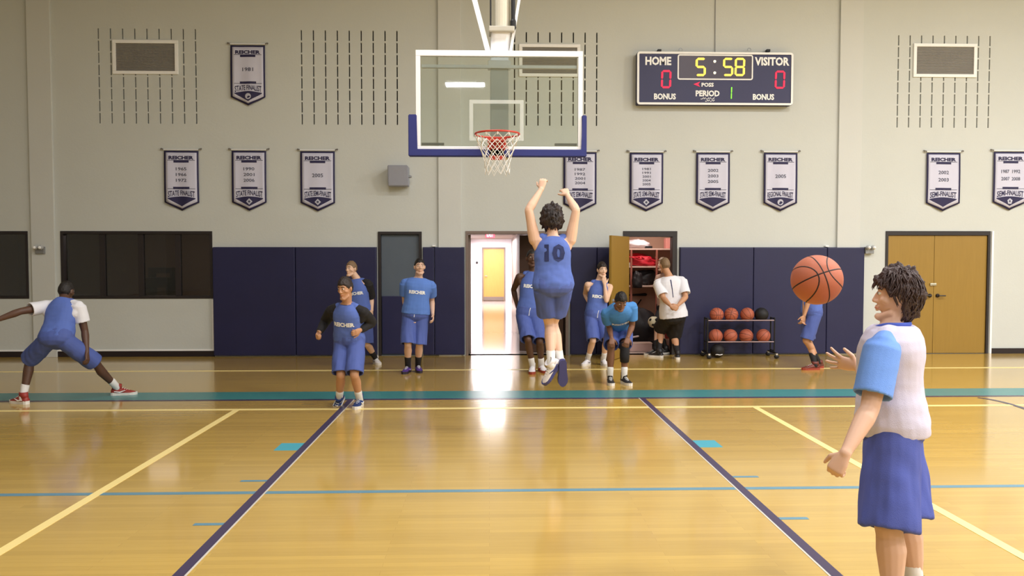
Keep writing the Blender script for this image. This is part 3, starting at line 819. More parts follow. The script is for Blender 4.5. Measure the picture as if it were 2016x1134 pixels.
# game ball in the air
M_ball = mat('orange_ball_leather', (188, 104, 76), .5, var=.12, vscale=9, bump=.35, bscale=500)
M_ball2 = mat('rack_ball_leather', (176, 92, 66), .55, var=.15, vscale=7, bump=.3, bscale=300)
YB = 3.75
c = UN(1608, 551, YB)
make_ball(c, .122, M_ball, .026, 'orange basketball in mid-air in front of the reaching player', None, Matrix.Rotation(math.radians(-8), 3, 'Z') @ Matrix.Rotation(math.radians(-18), 3, 'X') @ Matrix.Rotation(math.radians(-20), 3, 'Y'), 64)
# ball rack
YR = 13.12
rx0, rx1 = UN(1390, 650, YR).x, UN(1521, 650, YR).x
z_top = UN(1450, 630, YR).z; z_bot = UN(1450, 672, YR).z
r = empty('ball_rack', ((rx0 + rx1) / 2, YR, 0), 'black two-tier rolling ball rack against the navy pads', 'ball rack')
for z, nm in ((z_top, 0), (z_bot, 1)):
    for y in (YR - .09, YR + .09):
        bm = NB(); tube(bm, [(rx0, y, z), (rx1, y, z)], .011, 8); par(obj('rail', bm, mat('rack_rail_grey', (150, 128, 130), .4, metal=.3) if y < YR else M_black), r)
for x in (rx0, rx1):
    bm = NB()
    for y in (YR - .09, YR + .09): tube(bm, [(x, y, .1), (x, y, z_top + .04)], .014, 8)
    for z in (.12, z_bot, z_top + .03): tube(bm, [(x, YR - .09, z), (x, YR + .09, z)], .012, 8)
    par(obj('side_frame', bm, M_black), r)
    tube_b = NB(); tube(tube_b, [(x, YR - .2, .09), (x, YR + .2, .09)], .014, 8); par(obj('foot_bar', tube_b, M_black), r)
    for y in (YR - .2, YR + .2):
        bm = NB(); tube(bm, [(x - .012, y, .035), (x + .012, y, .035)], .034, 14); par(obj('caster', bm, M_black), r)
        bm = NB(); bar(bm, (x, y, .05), (x, y, .09), .04, .03); par(obj('caster_fork', bm, mat('caster_white', (214, 206, 190), .4)), r)
rb = .119
for k, px in enumerate((1411, 1439.5, 1471, 1499)):
    z = z_top + .011 + math.sqrt((rb + .011) ** 2 - .09 ** 2) - .011
    x = UN(px, 615, YR).x
    make_ball(V((x, YR, z)), rb, M_black if k == 3 else M_ball2, .02, ['orange ball at the left end of the upper rack tier', 'second orange ball from the left on the upper rack tier', 'orange ball beside the black ball on the upper rack tier', 'black ball at the right end of the upper rack tier'][k], 'balls on the rack', (k, k * 2, k * .7), 24)
for k, px in enumerate((1409, 1438, 1469, 1503)):
    z = z_bot + .011 + math.sqrt((rb + .011) ** 2 - .09 ** 2) - .011
    x = UN(px, 657, YR).x
    make_ball(V((x, YR, z)), rb, M_ball2, .02, ['orange ball at the left end of the lower rack tier', 'second orange ball from the left on the lower rack tier', 'third orange ball from the left on the lower rack tier', 'orange ball set apart at the right end of the lower rack tier'][k], 'balls on the rack', (k + 1, k, k * .3), 24)
q = UN(1412, 690, YR - .02)
bb = make_ball(V((q.x, YR - .03, rb)), rb, M_black, .02, 'black ball on the floor under the rack, left end', 'loose ball', (1, 1, 0), 24)
bm = NB(); vs = []
for i in range(9):
    t = -.55 + i * .14; a_ = V((math.sin(t) * .9, -math.cos(t) * .95, -.5 + .05 * math.sin(i))).normalized()
    vs.append(a_ * (rb + .002))
tube(bm, vs, .008, 6); obj('stripe', bm, M_white, bb)

# ------------------------------------------------------------------ basketball goal
YG = 8.44
a, b = UN(818, 98, YG), UN(1147, 298, YG)
gx0, gx1, gz1, gz0 = a.x, b.x, a.z, b.z; gc = (gx0 + gx1) / 2
goal = empty('basketball_goal', (gc, YG, gz0), 'ceiling-hung glass backboard with navy padding, orange rim and net', 'basketball goal')
t = .05
bm = NB(); box(bm, (gx0, YG, gz0), (gx1, YG + .05, gz0 + t), .004); box(bm, (gx0, YG, gz1 - t * 1.25), (gx1, YG + .05, gz1), .004)
box(bm, (gx0, YG, gz0 + t), (gx0 + t, YG + .05, gz1 - t * 1.25), .004); box(bm, (gx1 - t, YG, gz0 + t), (gx1, YG + .05, gz1 - t * 1.25), .004)
par(obj('frame', bm, M_whitemetal), goal)
par(obj('glass', box(NB(), (gx0 + t, YG + .012, gz0 + t), (gx1 - t, YG + .024, gz1 - t)), M_glass), goal)
a, b = UN(924, 196, YG), UN(1031, 277, YG)
bm = NB(); k = .04; y = YG + .0105
for (x0, x1, z0, z1) in ((a.x, b.x, a.z - k, a.z), (a.x, b.x, b.z, b.z + k), (a.x, a.x + k, b.z + k, a.z - k), (b.x - k, b.x, b.z + k, a.z - k)):
    box(bm, (x0, y, z0), (x1, y + .0012, z1))
m_t = mat('target_square_paint', (235, 240, 236), .5); m_t.node_tree.nodes['Principled BSDF'].inputs['Alpha'].default_value = .32
par(obj('target_square', bm, m_t), goal)
# padding
pt = .085; ps = UN(900, 226, YG).z
bm = NB()
poly = [(gx0 - pt, gz0 - .06), (gx1 + pt * .5, gz0 - .06), (gx1 + pt * .5, ps), (gx1 - .01, ps), (gx1 - .01, gz0 + .008), (gx0 + .01, gz0 + .008), (gx0 + .01, ps), (gx0 - pt, ps)]
poly = [(x if x > gc or x > gx0 else gx0 - pt * .95, z) for x, z in poly]
prism(bm, poly, YG - .02, YG + .07); bmesh.ops.bevel(bm, geom=bm.edges[:], offset=.008, segments=2, affect='EDGES')
par(obj('edge_padding', bm, M_navy2), goal)
# rim
RZ = UN(979, 264, YG - .38).z; RC = V((UN(979, 264, YG - .38).x, YG - .375, RZ)); RR = .229
bm = NB(); n = 40
vs = [[bm.verts.new(RC + V(((RR + .01 * math.cos(q)) * math.cos(p_), (RR + .01 * math.cos(q)) * math.sin(p_), .01 * math.sin(q)))) for q in [k * math.pi / 4 for k in range(8)]] for p_ in [2 * math.pi * i / n for i in range(n)]]
for i in range(n):
    for k in range(8): bm.faces.new((vs[i][k], vs[(i + 1) % n][k], vs[(i + 1) % n][(k + 1) % 8], vs[i][(k + 1) % 8]))
rim = par(obj('rim', bm, M_rim, None, True), goal)
bm = NB()
for s in (-1, 1):
    tube(bm, [RC + V((s * .13, .19, 0)), RC + V((s * .09, .30, -.015)), V((RC.x + s * .07, YG + .01, RZ - .03))], .009, 8)
box(bm, (RC.x - .1, YG - .012, RZ - .13), (RC.x + .1, YG + .012, RZ + .02), .004)
box(bm, (RC.x - .09, YG - .15, RZ - .035), (RC.x + .09, YG - .01, RZ - .02), .003)
prism_bm = [(0, 0)]
for s in (-1, 1): bar(bm, (RC.x + s * .07, YG - .14, RZ - .03), (RC.x + s * .07, YG - .01, RZ - .12), .006, .03)
box(bm, (RC.x - .085, YG - .02, RZ - .22), (RC.x + .085, YG - .001, RZ - .1), .004)
par(obj('rim_bracket', bm, M_rim), goal)
# net
bm = NB(); NL = 12; rows = 7
def npt(j, i):
    tt = j / rows; rr = RR * (1 - .16 * tt - .32 * math.sin(min(1, tt * 1.25) * math.pi / 2) ** 1.5 + .05 * max(0, tt - .7) * 3)
    a_ = 2 * math.pi * (i + .5 * (j % 2)) / NL
    return RC + V((rr * math.cos(a_), rr * math.sin(a_), -.012 - tt * .40 - .012 * (tt > .9) * math.sin(i * 2.3)))
for j in range(rows):
    for i in range(NL):
        for q in ((i, i) if False else (i, i + (1 if j % 2 else -1))):
            tube(bm, [npt(j, i), npt(j + 1, q)], .0042, 5)
for i in range(NL):
    tube(bm, [npt(0, i) + V((0, 0, .0)), npt(0, i) + V((0, 0, -.02))], .007, 5)
net = par(obj('net', bm, M_net), goal)
# mount: mast behind the glass, top rail, drop tube, braces
yb = YG + .09
bm = NB(); box(bm, (gx0 + .06, YG + .055, UN(900, 131, YG).z), (gx1 - .06, YG + .10, UN(900, 131, YG).z + .035), .004)
par(obj('top_rail', bm, M_whitemetal), goal)
bm = NB(); box(bm, (gx0 + .055, YG + .055, gz0 + t + .02), (gx0 + .30, YG + .09, gz0 + t + .045), .003); box(bm, (gx1 - .30, YG + .055, gz0 + t + .02), (gx1 - .055, YG + .09, gz0 + t + .045), .003)
par(obj('corner_bracket', bm, M_grey), goal)
mz0 = RZ - .2; zt_ = UN(980, 125, YG).z
bm = NB(); box(bm, (gc - .1, yb, mz0), (gc + .1, yb + .1, gz1 + .0), .008); par(obj('mast', bm, mat('mast_white', (214, 216, 214), .45)), goal)
bm = NB(); box(bm, (gc - .125, yb - .03, zt_ - .03), (gc + .125, yb + .11, zt_ + .05), .006); par(obj('clamp', bm, M_whitemetal), goal)
# lower flare, collar and drop tube rising to the ceiling
zc = UN(985, 60, YG + .1).z
bm = NB(); loft(bm, [(V((gc, yb + .05, gz1 - .02)), V((1, 0, 0)), V((0, 1, 0)), .10, .06, 4), (V((gc + .02, yb + .05, zc)), V((1, 0, 0)), V((0, 1, 0)), .11, .08, 4)], 20); par(obj('neck_tube', bm, M_whitemetal, None, False), goal)
bm = NB(); box(bm, (gc - .115, yb - .07, zc - .03), (gc + .165, yb + .16, zc + .03), .01); par(obj('collar', bm, mat('collar_grey', (190, 186, 174), .4)), goal)
bm = NB(); tube(bm, [(gc + .035, yb + .05, zc), (gc + .035, yb + .05, CEIL - .01)], .085, 20, None, False); par(obj('drop_tube', bm, mat('drop_tube_cream', (214, 208, 190), .35)), goal)
bm = NB(); tube(bm, [(gc + .15, yb - .02, zc - .01), (gc + .15, yb - .02, CEIL - .01)], .023, 12, None, False); tube(bm, [(gc + .15, yb - .02, zc + .02), (gc + .15, yb - .02, zc + .09)], .033, 12); par(obj('lift_rod', bm, M_black), goal)
bm = NB(); tube(bm, [(gc - .095, yb - .02, zc - .03), (gc - .095, yb - .02, CEIL - .01)], .009, 8, None, False); par(obj('cable', bm, M_black), goal)
for s in (-1, 1):
    bm = NB(); p0 = V((gc + s * .12, yb, gz1 - .01)); q = UN(934 if s < 0 else 1022, 0, yb)
    d_ = (V((q.x, yb, q.z)) - p0); p1 = p0 + d_ * ((CEIL - .01 - p0.z) / d_.z)
    bar(bm, p0, p1, .055 if s < 0 else .03, .05, V((0, 1, 0))); par(obj('brace', bm, M_whitemetal), goal)

# ------------------------------------------------------------------ people
UP = V((0, 0, 1))
def heading(deg): t = math.radians(deg); return V((math.sin(t), -math.cos(t), 0))
def solve(prev, px, py, L, sgn):
    """point at distance L from prev on the sight line through a pixel (nearer -1 / farther +1)"""
    d = ray(px, py); oc = CAMP - prev; b = oc.dot(d); c = oc.dot(oc) - L * L; D = b * b - c
    if D < 0:
        q = CAMP + d * (-b); return prev + (q - prev).normalized() * L
    return CAMP + d * (-b + sgn * math.sqrt(D))
def ik(h, a, L1, L2, pole):
    v = a - h; D = v.length; k = 1.0
    if D > (L1 + L2) * .995: k = D / ((L1 + L2) * .995); L1 *= k; L2 *= k
    d = v.normalized(); x = (L1 * L1 - L2 * L2 + D * D) / (2 * D); q = math.sqrt(max(0, L1 * L1 - x * x))
    pl = pole - d * pole.dot(d); pl = pl.normalized() if pl.length > 1e-5 else V((0, -1, 0))
    return h + d * x + pl * q
def limb(bm, a, b, prof, ref, n=14, grow=0.0, ends=True):
    """prof: (t, radius, shift along ref)"""
    d = (b - a).normalized(); x = (ref - d * ref.dot(d)).normalized()
    pts = [a.lerp(b, t) + x * s for t, r_, s in prof]; rs = [r_ + grow for t, r_, s in prof]
    return tube(bm, pts, rs, n, ref, ends)
TORSO = [(-.20, .085, .075), (-.12, .135, .10), (-.04, .163, .116), (.05, .168, .117), (.18, .155, .108), (.36, .137, .098), (.56, .150, .108), (.74, .168, .114), (.86, .162, .102), (.95, .125, .084), (1.02, .072, .068), (1.08, .058, .06)]
class Body: pass
def head_pt(p, k):
    x, y, z = p
    a, b, c = .0745, .097, .118
    wx_ = 1.0; yy = y
    if z < 0: wx_ = 1 - .30 * (-z) ** 1.3
    if z < -.15 and y < 0: yy = y * (1 - .62 * min(1, (-z - .15) / .6))
    if y > 0: wx_ *= 1 - .10 * y
    q = V((x * a * wx_, yy * b, z * c))
    if y > 0.3 and z < .5: q.y = min(q.y, .087 + .006 * (z < -.5))
    return q * k
def build_person(px_, name_label, H, Y, pelvis, neck, fp, fc, head, fh, tilt, armR, armL, legR, legL, skin, hair, hairstyle, top, bottom, shoe, sock, girth=1.0, vox=.0065,
                 group=None, toprgh=None, short_len=1.0, origin=None, topY=None, fpole=None):
    """R/L are the person's own right and left. pelvis, neck, head: (px, py, depth offset)."""
    k = H / 1.75; B = Body(); B.k = k; B.H = H
    P = UN(pelvis[0], pelvis[1], Y + pelvis[2]); N = UN(neck[0], neck[1], Y + neck[2])
    fpv, fcv, fhv = heading(fp), heading(fc), heading(fh)
    up = (N - P).normalized()
    rp = fpv.cross(UP).normalized(); rc = fcv.cross(up).normalized(); rp2 = (rp - up * rp.dot(up)).normalized()
    B.P, B.N, B.up, B.rc, B.rp = P, N, up, rc, rp2
    B.fc = up.cross(rc).normalized(); B.fp = up.cross(rp2).normalized()
    SL = (N - P).length
    C = UN(head[0], head[1], Y + head[2])
    hu = (C - N); hu = (hu.normalized() * .45 + UP * .6).normalized()
    Rt = Matrix.Rotation(math.radians(tilt), 3, fhv.cross(UP).normalized())   # + looks up
    hf = (Rt @ fhv).normalized(); hu = (Rt @ UP).normalized(); hr = hf.cross(hu).normalized()
    HM = Matrix((hr, hf, hu)).transposed(); B.HM = HM; B.C = C
    root = empty('person', origin or V((P.x, P.y, 0)), name_label, 'person', group)
    B.root = root
    # limbs
    ua, fa, th, sn = .172 * H, .150 * H, .245 * H, .245 * H
    def shoulder(sg, raise_=0): return N - up * (.052 * H - raise_) + rc * sg * .107 * H * (1 + .5 * (girth - 1)) - rc * sg * raise_ * .3
    arms = {}
    for sg, A in ((1, armR), (-1, armL)):
        rz = A.get('raise', 0); Sj = shoulder(sg, rz); 
        if 'fwd' in A: Sj = Sj + B.fc * A['fwd']
        E = solve(Sj, A['e'][0], A['e'][1], ua, A['e'][2]); Wp = solve(E, A['w'][0], A['w'][1], fa, A['w'][2])
        arms[sg] = (Sj, E, Wp, A)
    legs = {}
    for sg, Lg in ((1, legR), (-1, legL)):
        Hj = P + rp * sg * .052 * H - UP * .012
        if 'g' in Lg:
            G = GR(Lg['g'][0], Lg['g'][1]); A_ = G + UP * .085 * k
        else: A_ = UN(Lg['a'][0], Lg['a'][1], Y + Lg['a'][2])
        if 'k' in Lg: K = solve(Hj, Lg['k'][0], Lg['k'][1], th, Lg['k'][2])
        else:
            K = ik(Hj, A_, th, sn, heading(Lg.get('pole', fp)))
        if 'g' not in Lg and 'k' in Lg: A_ = solve(K, Lg['a'][0], Lg['a'][1], sn, Lg['a'][3])
        toe = heading(Lg.get('toe', fp)) if not isinstance(Lg.get('toe'), (tuple, V)) else V(Lg['toe']).normalized()
        legs[sg] = (Hj, K, A_, toe, Lg)
    B.arms, B.legs = arms, legs
    g = girth
    def torso_rings(grow=0., t0=-9, t1=9, gz=0., n=None):
        out = []
        for (t, a_, b_) in TORSO:
            if t < t0 or t > t1: continue
            q = max(0, min(1, t)); r_ = rp2.lerp(rc, q).normalized(); f_ = up.cross(r_).normalized()
            belly = (g - 1) * .35 * math.exp(-((t - .3) / .25) ** 2)
            out.append((P + up * SL * t + f_ * (.012 * math.sin(q * math.pi) + belly * .06), r_, f_, (a_ * (g if t < 1 else 1) * k + grow), (b_ * (1 + (g - 1) * 1.2 if t < 1 else 1) * k + grow + belly * .02), 2.3))
        return out
    B.torso_rings = torso_rings
    lg = 1 + (g - 1) * .8
    ll = lg * bottom.get('legw', 1.0)
    # ---- body
    bm = NB()
    loft(bm, torso_rings(-.012, -.13), 22)
    tube(bm, [P - rp * .05 * k, P + rp * .05 * k], [.085 * k, .085 * k], 12)
    NB_ = C - hu * .075 * k - hf * .022 * k
    tube(bm, [N - up * .05, N + up * .01, NB_.lerp(C, .25)], [.062 * k, .056 * k, .054 * k], 14)
    for sg in (1, -1):
        Sj, E, Wp, A = arms[sg]
        tube(bm, [N - up * .035 * k + rc * sg * .03, Sj.lerp(N, .35) - up * .012, Sj], [.036 * k, .042 * k, .050 * k * lg], 12)
        ref = B.fc
        limb(bm, Sj, E, [(0, .056 * k * lg, 0), (.3, .053 * k * lg, 0), (.6, .045 * k * lg, 0), (1, .039 * k * lg, 0)], ref)
        limb(bm, E, Wp, [(0, .039 * k * lg, 0), (.22, .042 * k * lg, 0), (.6, .033 * k * lg, 0), (.92, .026 * k, 0), (1, .026 * k, 0)], ref)
        tube(bm, [Sj.lerp(E, .05), Sj - up * .08 * k - rc * sg * .03], [.048 * k, .04 * k], 10)
        # hand
        dd = (Wp - E).normalized()
        if 'hd' in A: dd = (dd * .25 + V(A['hd']).normalized()).normalized()
        nn = V(A.get('palm', tuple(-rc * sg))); nn = (nn - dd * nn.dot(dd)).normalized()
        sv = dd.cross(nn).normalized()
        if A.get('thumb'):
            if sv.dot(V(A['thumb'])) < 0: sv = -sv
        elif sv.dot(B.fc) < 0: sv = -sv
        curl = A.get('curl', .35); spread = A.get('spread', .06); hk = k * A.get('hk', 1.0)
        Rg = [(Wp - dd * .012, sv, nn, .026 * hk, .020 * hk, 2), (Wp + dd * .015 * hk, sv, nn, .030 * hk, .018 * hk, 2.4), (Wp + dd * .05 * hk, sv, nn, .039 * hk, .016 * hk, 2.6), (Wp + dd * .085 * hk, sv, nn, .041 * hk, .014 * hk, 2.6), (Wp + dd * .095 * hk, sv, nn, .034 * hk, .010 * hk, 2.4)]
        loft(bm, Rg, 14)
        for j, (o_, ln, r_) in enumerate(((.030, .074, .0092), (.0105, .082, .0096), (-.0095, .076, .0092), (-.029, .060, .0082))):
            q0 = Wp + dd * (.086 - .006 * (j == 3)) * hk + sv * o_ * hk; fd = (dd + sv * (o_ / .03) * spread * 2).normalized(); pts = [q0 - fd * .02]; cur = q0; ax = fd.cross(nn); ang = 0
            pts.append(cur)
            for s_, fr in enumerate((.45, .3, .25)):
                ang += curl * (1.0 if s_ == 0 else 1.25); v_ = fd * math.cos(ang) + nn * math.sin(ang)
                cur = cur + v_ * ln * fr * hk; pts.append(cur)
            tube(bm, pts, [r_ * hk, r_ * 1.05 * hk, r_ * hk, r_ * .92 * hk, r_ * .8 * hk], 8)
        q0 = Wp + dd * .022 * hk + sv * .024 * hk; td = (sv * (.75 + spread) + dd * .65 + nn * .25).normalized(); td2 = (td * .6 + dd * .6 + nn * curl * .6).normalized()
        tube(bm, [q0 - td * .01, q0 + td * .036 * hk, q0 + td * .036 * hk + td2 * .03 * hk, q0 + td * .036 * hk + td2 * .052 * hk], [.014 * hk, .0125 * hk, .0105 * hk, .0085 * hk], 8)
    for sg in (1, -1):
        Hj, K, A_, toe, Lg = legs[sg]; bend = (K - (Hj + A_) / 2); ref = toe if bend.length < .02 else (bend.normalized() + toe * .3).normalized()
        limb(bm, Hj, K, [(0, .080 * k * ll, 0), (.3, .078 * k * ll, .004), (.7, .062 * k * ll, .004), (.93, .053 * k * ll, .004), (1, .052 * k * ll, .003)], ref)
        limb(bm, K, A_, [(0, .052 * k * ll, .002), (.12, .049 * k * ll, -.004), (.32, .055 * k * ll, -.014), (.6, .044 * k * ll, -.008), (.88, .033 * k, 0), (1, .034 * k, 0)], ref)
        if 'g' in Lg: tube(bm, [A_ - UP * .02 - toe * .02, A_ + toe * .08 * k - UP * .045 * k], [.036 * k, .028 * k], 10)
    # head
    vs0 = len(bm.verts)
    res = bmesh.ops.create_uvsphere(bm, u_segments=32, v_segments=22, radius=1)
    for v in res['verts']: v.co = C + HM @ head_pt(tuple(v.co), k)
    def hp(x, y, z): return C + HM @ (V((x, y, z)) * k)
    tube(bm, [hp(0, .078, .028), hp(0, .092, .004), hp(0, .103, -.026)], [.008 * k, .009 * k, .012 * k], 10)     # nose
    for s in (-1, 1):
        tube(bm, [hp(s * .011, .092, -.031), hp(s * .012, .098, -.030)], [.009 * k, .008 * k], 8)
        tube(bm, [hp(s * .012, .080, .030), hp(s * .045, .072, .030)], [.0085 * k, .008 * k], 8)                  # brow ridge
        tube(bm, [hp(s * .045, .062, -.02), hp(s * .05, .045, -.028)], [.018 * k, .018 * k], 8)                   # cheek
        ellipsoid(bm, hp(s * .078, -.004, -.008), (.009 * k, .019 * k, .031 * k), HM @ Matrix.Rotation(s * -.35, 3, 'Z') @ Matrix.Rotation(-.15, 3, 'X'), 12, 10)   # ear
        tube(bm, [hp(s * .05, .03, -.082), hp(s * .018, .076, -.108)], [.016 * k, .018 * k], 8)                   # jaw
    tube(bm, [hp(-.012, .083, -.104), hp(.012, .083, -.104)], [.017 * k, .017 * k], 8)                            # chin
    tube(bm, [hp(-.018, .084, -.056), hp(0, .092, -.055), hp(.018, .084, -.056)], [.006 * k, .0085 * k, .006 * k], 8)
    tube(bm, [hp(-.015, .084, -.069), hp(0, .090, -.070), hp(.015, .084, -.069)], [.006 * k, .009 * k, .006 * k], 8)
    me = voxel(bm, vox, 3, .5)
    par(link('body', me, skin), root)
    # face children
    mlip = mat(skin.name + '_lip', tuple(int(x * 255) for x in [max(0, c) for c in B_lip(skin)]), .5)
    for s in (-1, 1):
        bm = NB(); ellipsoid(bm, hp(s * .0305, .0775, .010), (.0135 * k, .012 * k, .0085 * k), HM, 12, 8); e_ = par(obj('eye', bm, M_eye, None, True), root)
        bm = NB(); ellipsoid(bm, hp(s * .0305, .0875, .010), (.0065 * k, .004 * k, .0065 * k), HM, 10, 6); i_ = obj('iris', bm, M_iris, None, True); par(i_, root); i_.parent = e_; i_.matrix_parent_inverse = Matrix.Identity(4); i_.parent = e_
        bm = NB(); tube(bm, [hp(s * .013, .0885, .030), hp(s * .03, .086, .036), hp(s * .05, .073, .030)], [.0035 * k, .0045 * k, .003 * k], 6); par(obj('eyebrow', bm, hair, None, True), root)
    bm = NB(); tube(bm, [hp(-.022, .084, -.062), hp(0, .096, -.0615), hp(.022, .084, -.062)], [.003 * k, .0055 * k, .003 * k], 8, None, True, .8); par(obj('lips', bm, mlip, None, True), root)
    # hair
    hs = dict(short=(1.075, .010, 26, .42, -.12, -.62), buzz=(1.035, .004, 60, .48, -.02, -.52), curly=(1.34, .035, 17, .40, -.22, -.80), thick=(1.19, .026, 12, .40, -.12, -.96), crop=(1.06, .008, 40, .45, 0, -.5))[hairstyle]
    nu = 96 if hairstyle == 'thick' else 48
    bm = NB(); res = bmesh.ops.create_uvsphere(bm, u_segments=nu, v_segments=nu * 2 // 3, radius=1)
    sd = px_ * .37
    def sst(a, b, x): x = max(0, min(1, (x - a) / (b - a))); return x * x * (3 - 2 * x)
    fr_, sd_, bk_ = hs[3], hs[4], hs[5]
    def hairmask(x, y, z):
        # hairline height as a function of direction
        if y > 0: hl = sd_ + (fr_ - sd_) * sst(.15, .75, y)
        else: hl = sd_ + (bk_ - sd_) * sst(0, .45, -y)
        if hairstyle in ('short', 'crop', 'buzz') and abs(x) > .75 and -.25 < y < .2: hl = max(hl, .02)
        if hairstyle in ('thick',) and y > -.22 and y < .3: hl = max(hl, -.02)
        return sst(-.07, .05, z - hl + .05 * noise.noise(V((x * 6, y * 6, sd))))
    for v in res['verts']:
        u_ = V(v.co); m_ = hairmask(*u_)
        base = head_pt(tuple(u_), k)
        nz = hs[1] * noise.noise(V(u_) * hs[2] * .35 + V((sd, 0, 0))) + hs[1] * .5 * noise.noise(V(u_) * hs[2] + V((0, sd, 0)))
        topk = .05 * max(0, u_.z) if hairstyle in ('short', 'thick', 'curly') else 0
        if hairstyle == 'thick' and u_.y < 0: base = V((u_.x * .0745, u_.y * .097 * (1 - .25 * max(0, -u_.z) ** 1.5), u_.z * .118)) * k
        s_out = hs[0] + topk + nz / .1 * 1.0
        if hairstyle == 'curly': base.x *= 1.16
        v.co = hp(0, 0, 0) + HM @ (base * (.86 + (s_out - .86) * m_))
    ho = obj('hair', bm, hair, None, True); par(ho, root)
    if hairstyle in ('thick', 'curly'):
        # separate locks over the crown and around the fringe and nape
        bm = NB(); rnd = random.Random(px_)
        cnt = 700 if hairstyle == 'thick' else 160
        for i in range(cnt):
            u_ = V((rnd.gauss(0, 1), rnd.gauss(-.1, 1), rnd.gauss(.3, .9))).normalized()
            if hairmask(*u_) < .75 or (u_.y > .25 and u_.z < .5): continue
            base = head_pt(tuple(u_), k)
            if hairstyle == 'thick' and u_.y < 0: base = V((u_.x * .0745, u_.y * .097 * (1 - .25 * max(0, -u_.z) ** 1.5), u_.z * .118)) * k
            p0 = base * (hs[0] * .98); tang = (V((0, 0, -1)) - u_ * (-u_.z)); tang = tang.normalized() if tang.length > .1 else V((rnd.uniform(-1, 1), -1, 0)).normalized()
            side = u_.cross(tang) * rnd.uniform(-.6, .6); ln = rnd.uniform(.035, .06) * k
            pts = []
            for s_ in range(5):
                t_ = s_ / 4; pts.append(hp(0, 0, 0) + HM @ (p0 + (tang + side) * ln * t_ + u_ * (.006 * math.sin(t_ * 2.8) + (-.010 if u_.z > -.5 else .003) * t_) * k))
            tube(bm, pts, [.003, .0042, .004, .003, .001], 5)
        lo = obj('lock', bm, hair, None, True); lo['kind'] = 'stuff'; par(lo, root)
    # ---- shorts
    if bottom:
        bm = NB(); gr = .022 * k
        rr = [r_ for r_ in torso_rings(gr) ]
        rings = []
        for (c_, a_, b_, ra, rb_, ex), (t, _, _) in zip(torso_rings(gr), TORSO):
            if t < -.21 or t > .2: continue
            if t < -.15: ra, rb_ = ra * .8, rb_ * .8
            rings.append((c_, a_, b_, ra, rb_ * 1.02, 2.4))
        wt = bottom.get('waist', .2)
        loft(bm, rings, 24)
        hem = {}
        for sg in (1, -1):
            Hj, K, A_, toe, Lg = legs[sg]; d_ = (K - Hj).normalized(); 
            e_ = Hj.lerp(K, bottom.get('len', 1.0)); 
            ref = toe; fl = bottom.get('flare', 1.0)
            r0, r1 = .102 * k * lg * bottom.get('r0', 1.0), .108 * k * fl * lg
            dn = d_ if d_.z > -.5 else (d_ * .6 - UP * .4).normalized()
            x_, y_ = frame_of(d_, ref)
            rg = [(Hj + UP * .05, x_, y_, r0 * .9, r0 * .9, 2), (Hj, x_, y_, r0, r0, 2), (Hj.lerp(e_, .5), x_, y_, (r0 + r1) / 2 * 1.0, (r0 + r1) / 2, 2), (e_, x_, y_, r1, r1 * .97, 2), (e_, x_, y_, r1 - .016, r1 * .97 - .016, 2), (e_ - d_ * .06, x_, y_, r1 - .024, r1 - .026, 2)]
            loft(bm, rg, 20); hem[sg] = (e_, d_)
        me = voxel(bm, max(vox, .0075), 4, .5)
        am = bottom.get('fold', .007)
        nl = [v.normal.copy() for v in me.vertices]; cs = [v.co.copy() for v in me.vertices]
        for i_, q in enumerate(cs):
            dz = max(0, min(1, (P.z + .05 - q.z) / .35))
            n1 = noise.noise(V((q.x * 17, q.y * 17, q.z * 3.2 + sd))); n2 = noise.noise(V((q.x * 9 + sd, q.y * 9, q.z * 14)))
            cs[i_] = q + nl[i_] * (am * n1 * (.35 + 1.2 * dz) + am * .5 * n2 * (1 - .4 * dz))
        me.vertices.foreach_set('co', [c_ for q in cs for c_ in q]); me.update()
        so = par(link('shorts', me, bottom['m']), root)
        # waist cord
        if bottom.get('cord'):
            f_ = B.fp; c0 = P + up * SL * .12 + f_ * (.14 * k * g); bm = NB()
            tube(bm, [c0 + up * .02, c0 - up * .03 + rp * .01, c0 - up * .09 + rp * .012], .0055, 6); cd = obj('drawstring', bm, M_white); par(cd, root); cd.parent = so; cd.matrix_parent_inverse = so.matrix_parent_inverse.copy(); cd.parent = so; cd.matrix_parent_inverse = Matrix.Identity(4)
    # ---- top
    tv = max(vox, .0075)
    def armring(bm, sg, L, grow, k0=.0, flare=1.0):
        Sj, E, Wp, A = arms[sg]; d_ = (E - Sj).normalized(); x_, y_ = frame_of(d_, B.fc); r0 = .056 * k * lg + grow; r1 = (.052 * k * lg + grow) * flare
        s0 = Sj - d_ * .02 - rc * sg * .03
        e_ = Sj + d_ * L
        loft(bm, [(s0, x_, y_, r0 * .9, r0 * .9, 2), (Sj + d_ * .01, x_, y_, r0, r0, 2), (Sj.lerp(e_, .6), x_, y_, (r0 + r1) / 2, (r0 + r1) / 2, 2), (e_, x_, y_, r1, r1, 2), (e_, x_, y_, r1 - .013, r1 - .013, 2), (e_ - d_ * .04, x_, y_, r1 - .018, r1 - .018, 2)], 18)
    def cloth(me, am, seed=0.):
        nl = [v.normal.copy() for v in me.vertices]; cs = [v.co.copy() for v in me.vertices]
        for i_, q in enumerate(cs):
            loc_ = (q - P).dot(up) / SL
            n1 = noise.noise(V((q.x * 10 + seed, q.y * 10, q.z * 5))); n2 = noise.noise(V((q.x * 15, q.y * 15 + seed, q.z * 22)))
            cs[i_] = q + nl[i_] * (am * n1 + am * .55 * n2 * (1.3 - loc_))
        me.vertices.foreach_set('co', [c_ for q in cs for c_ in q]); me.update()
    kind = top['kind']
    under = top.get('under')
    hemt = top.get('hem', -.05)
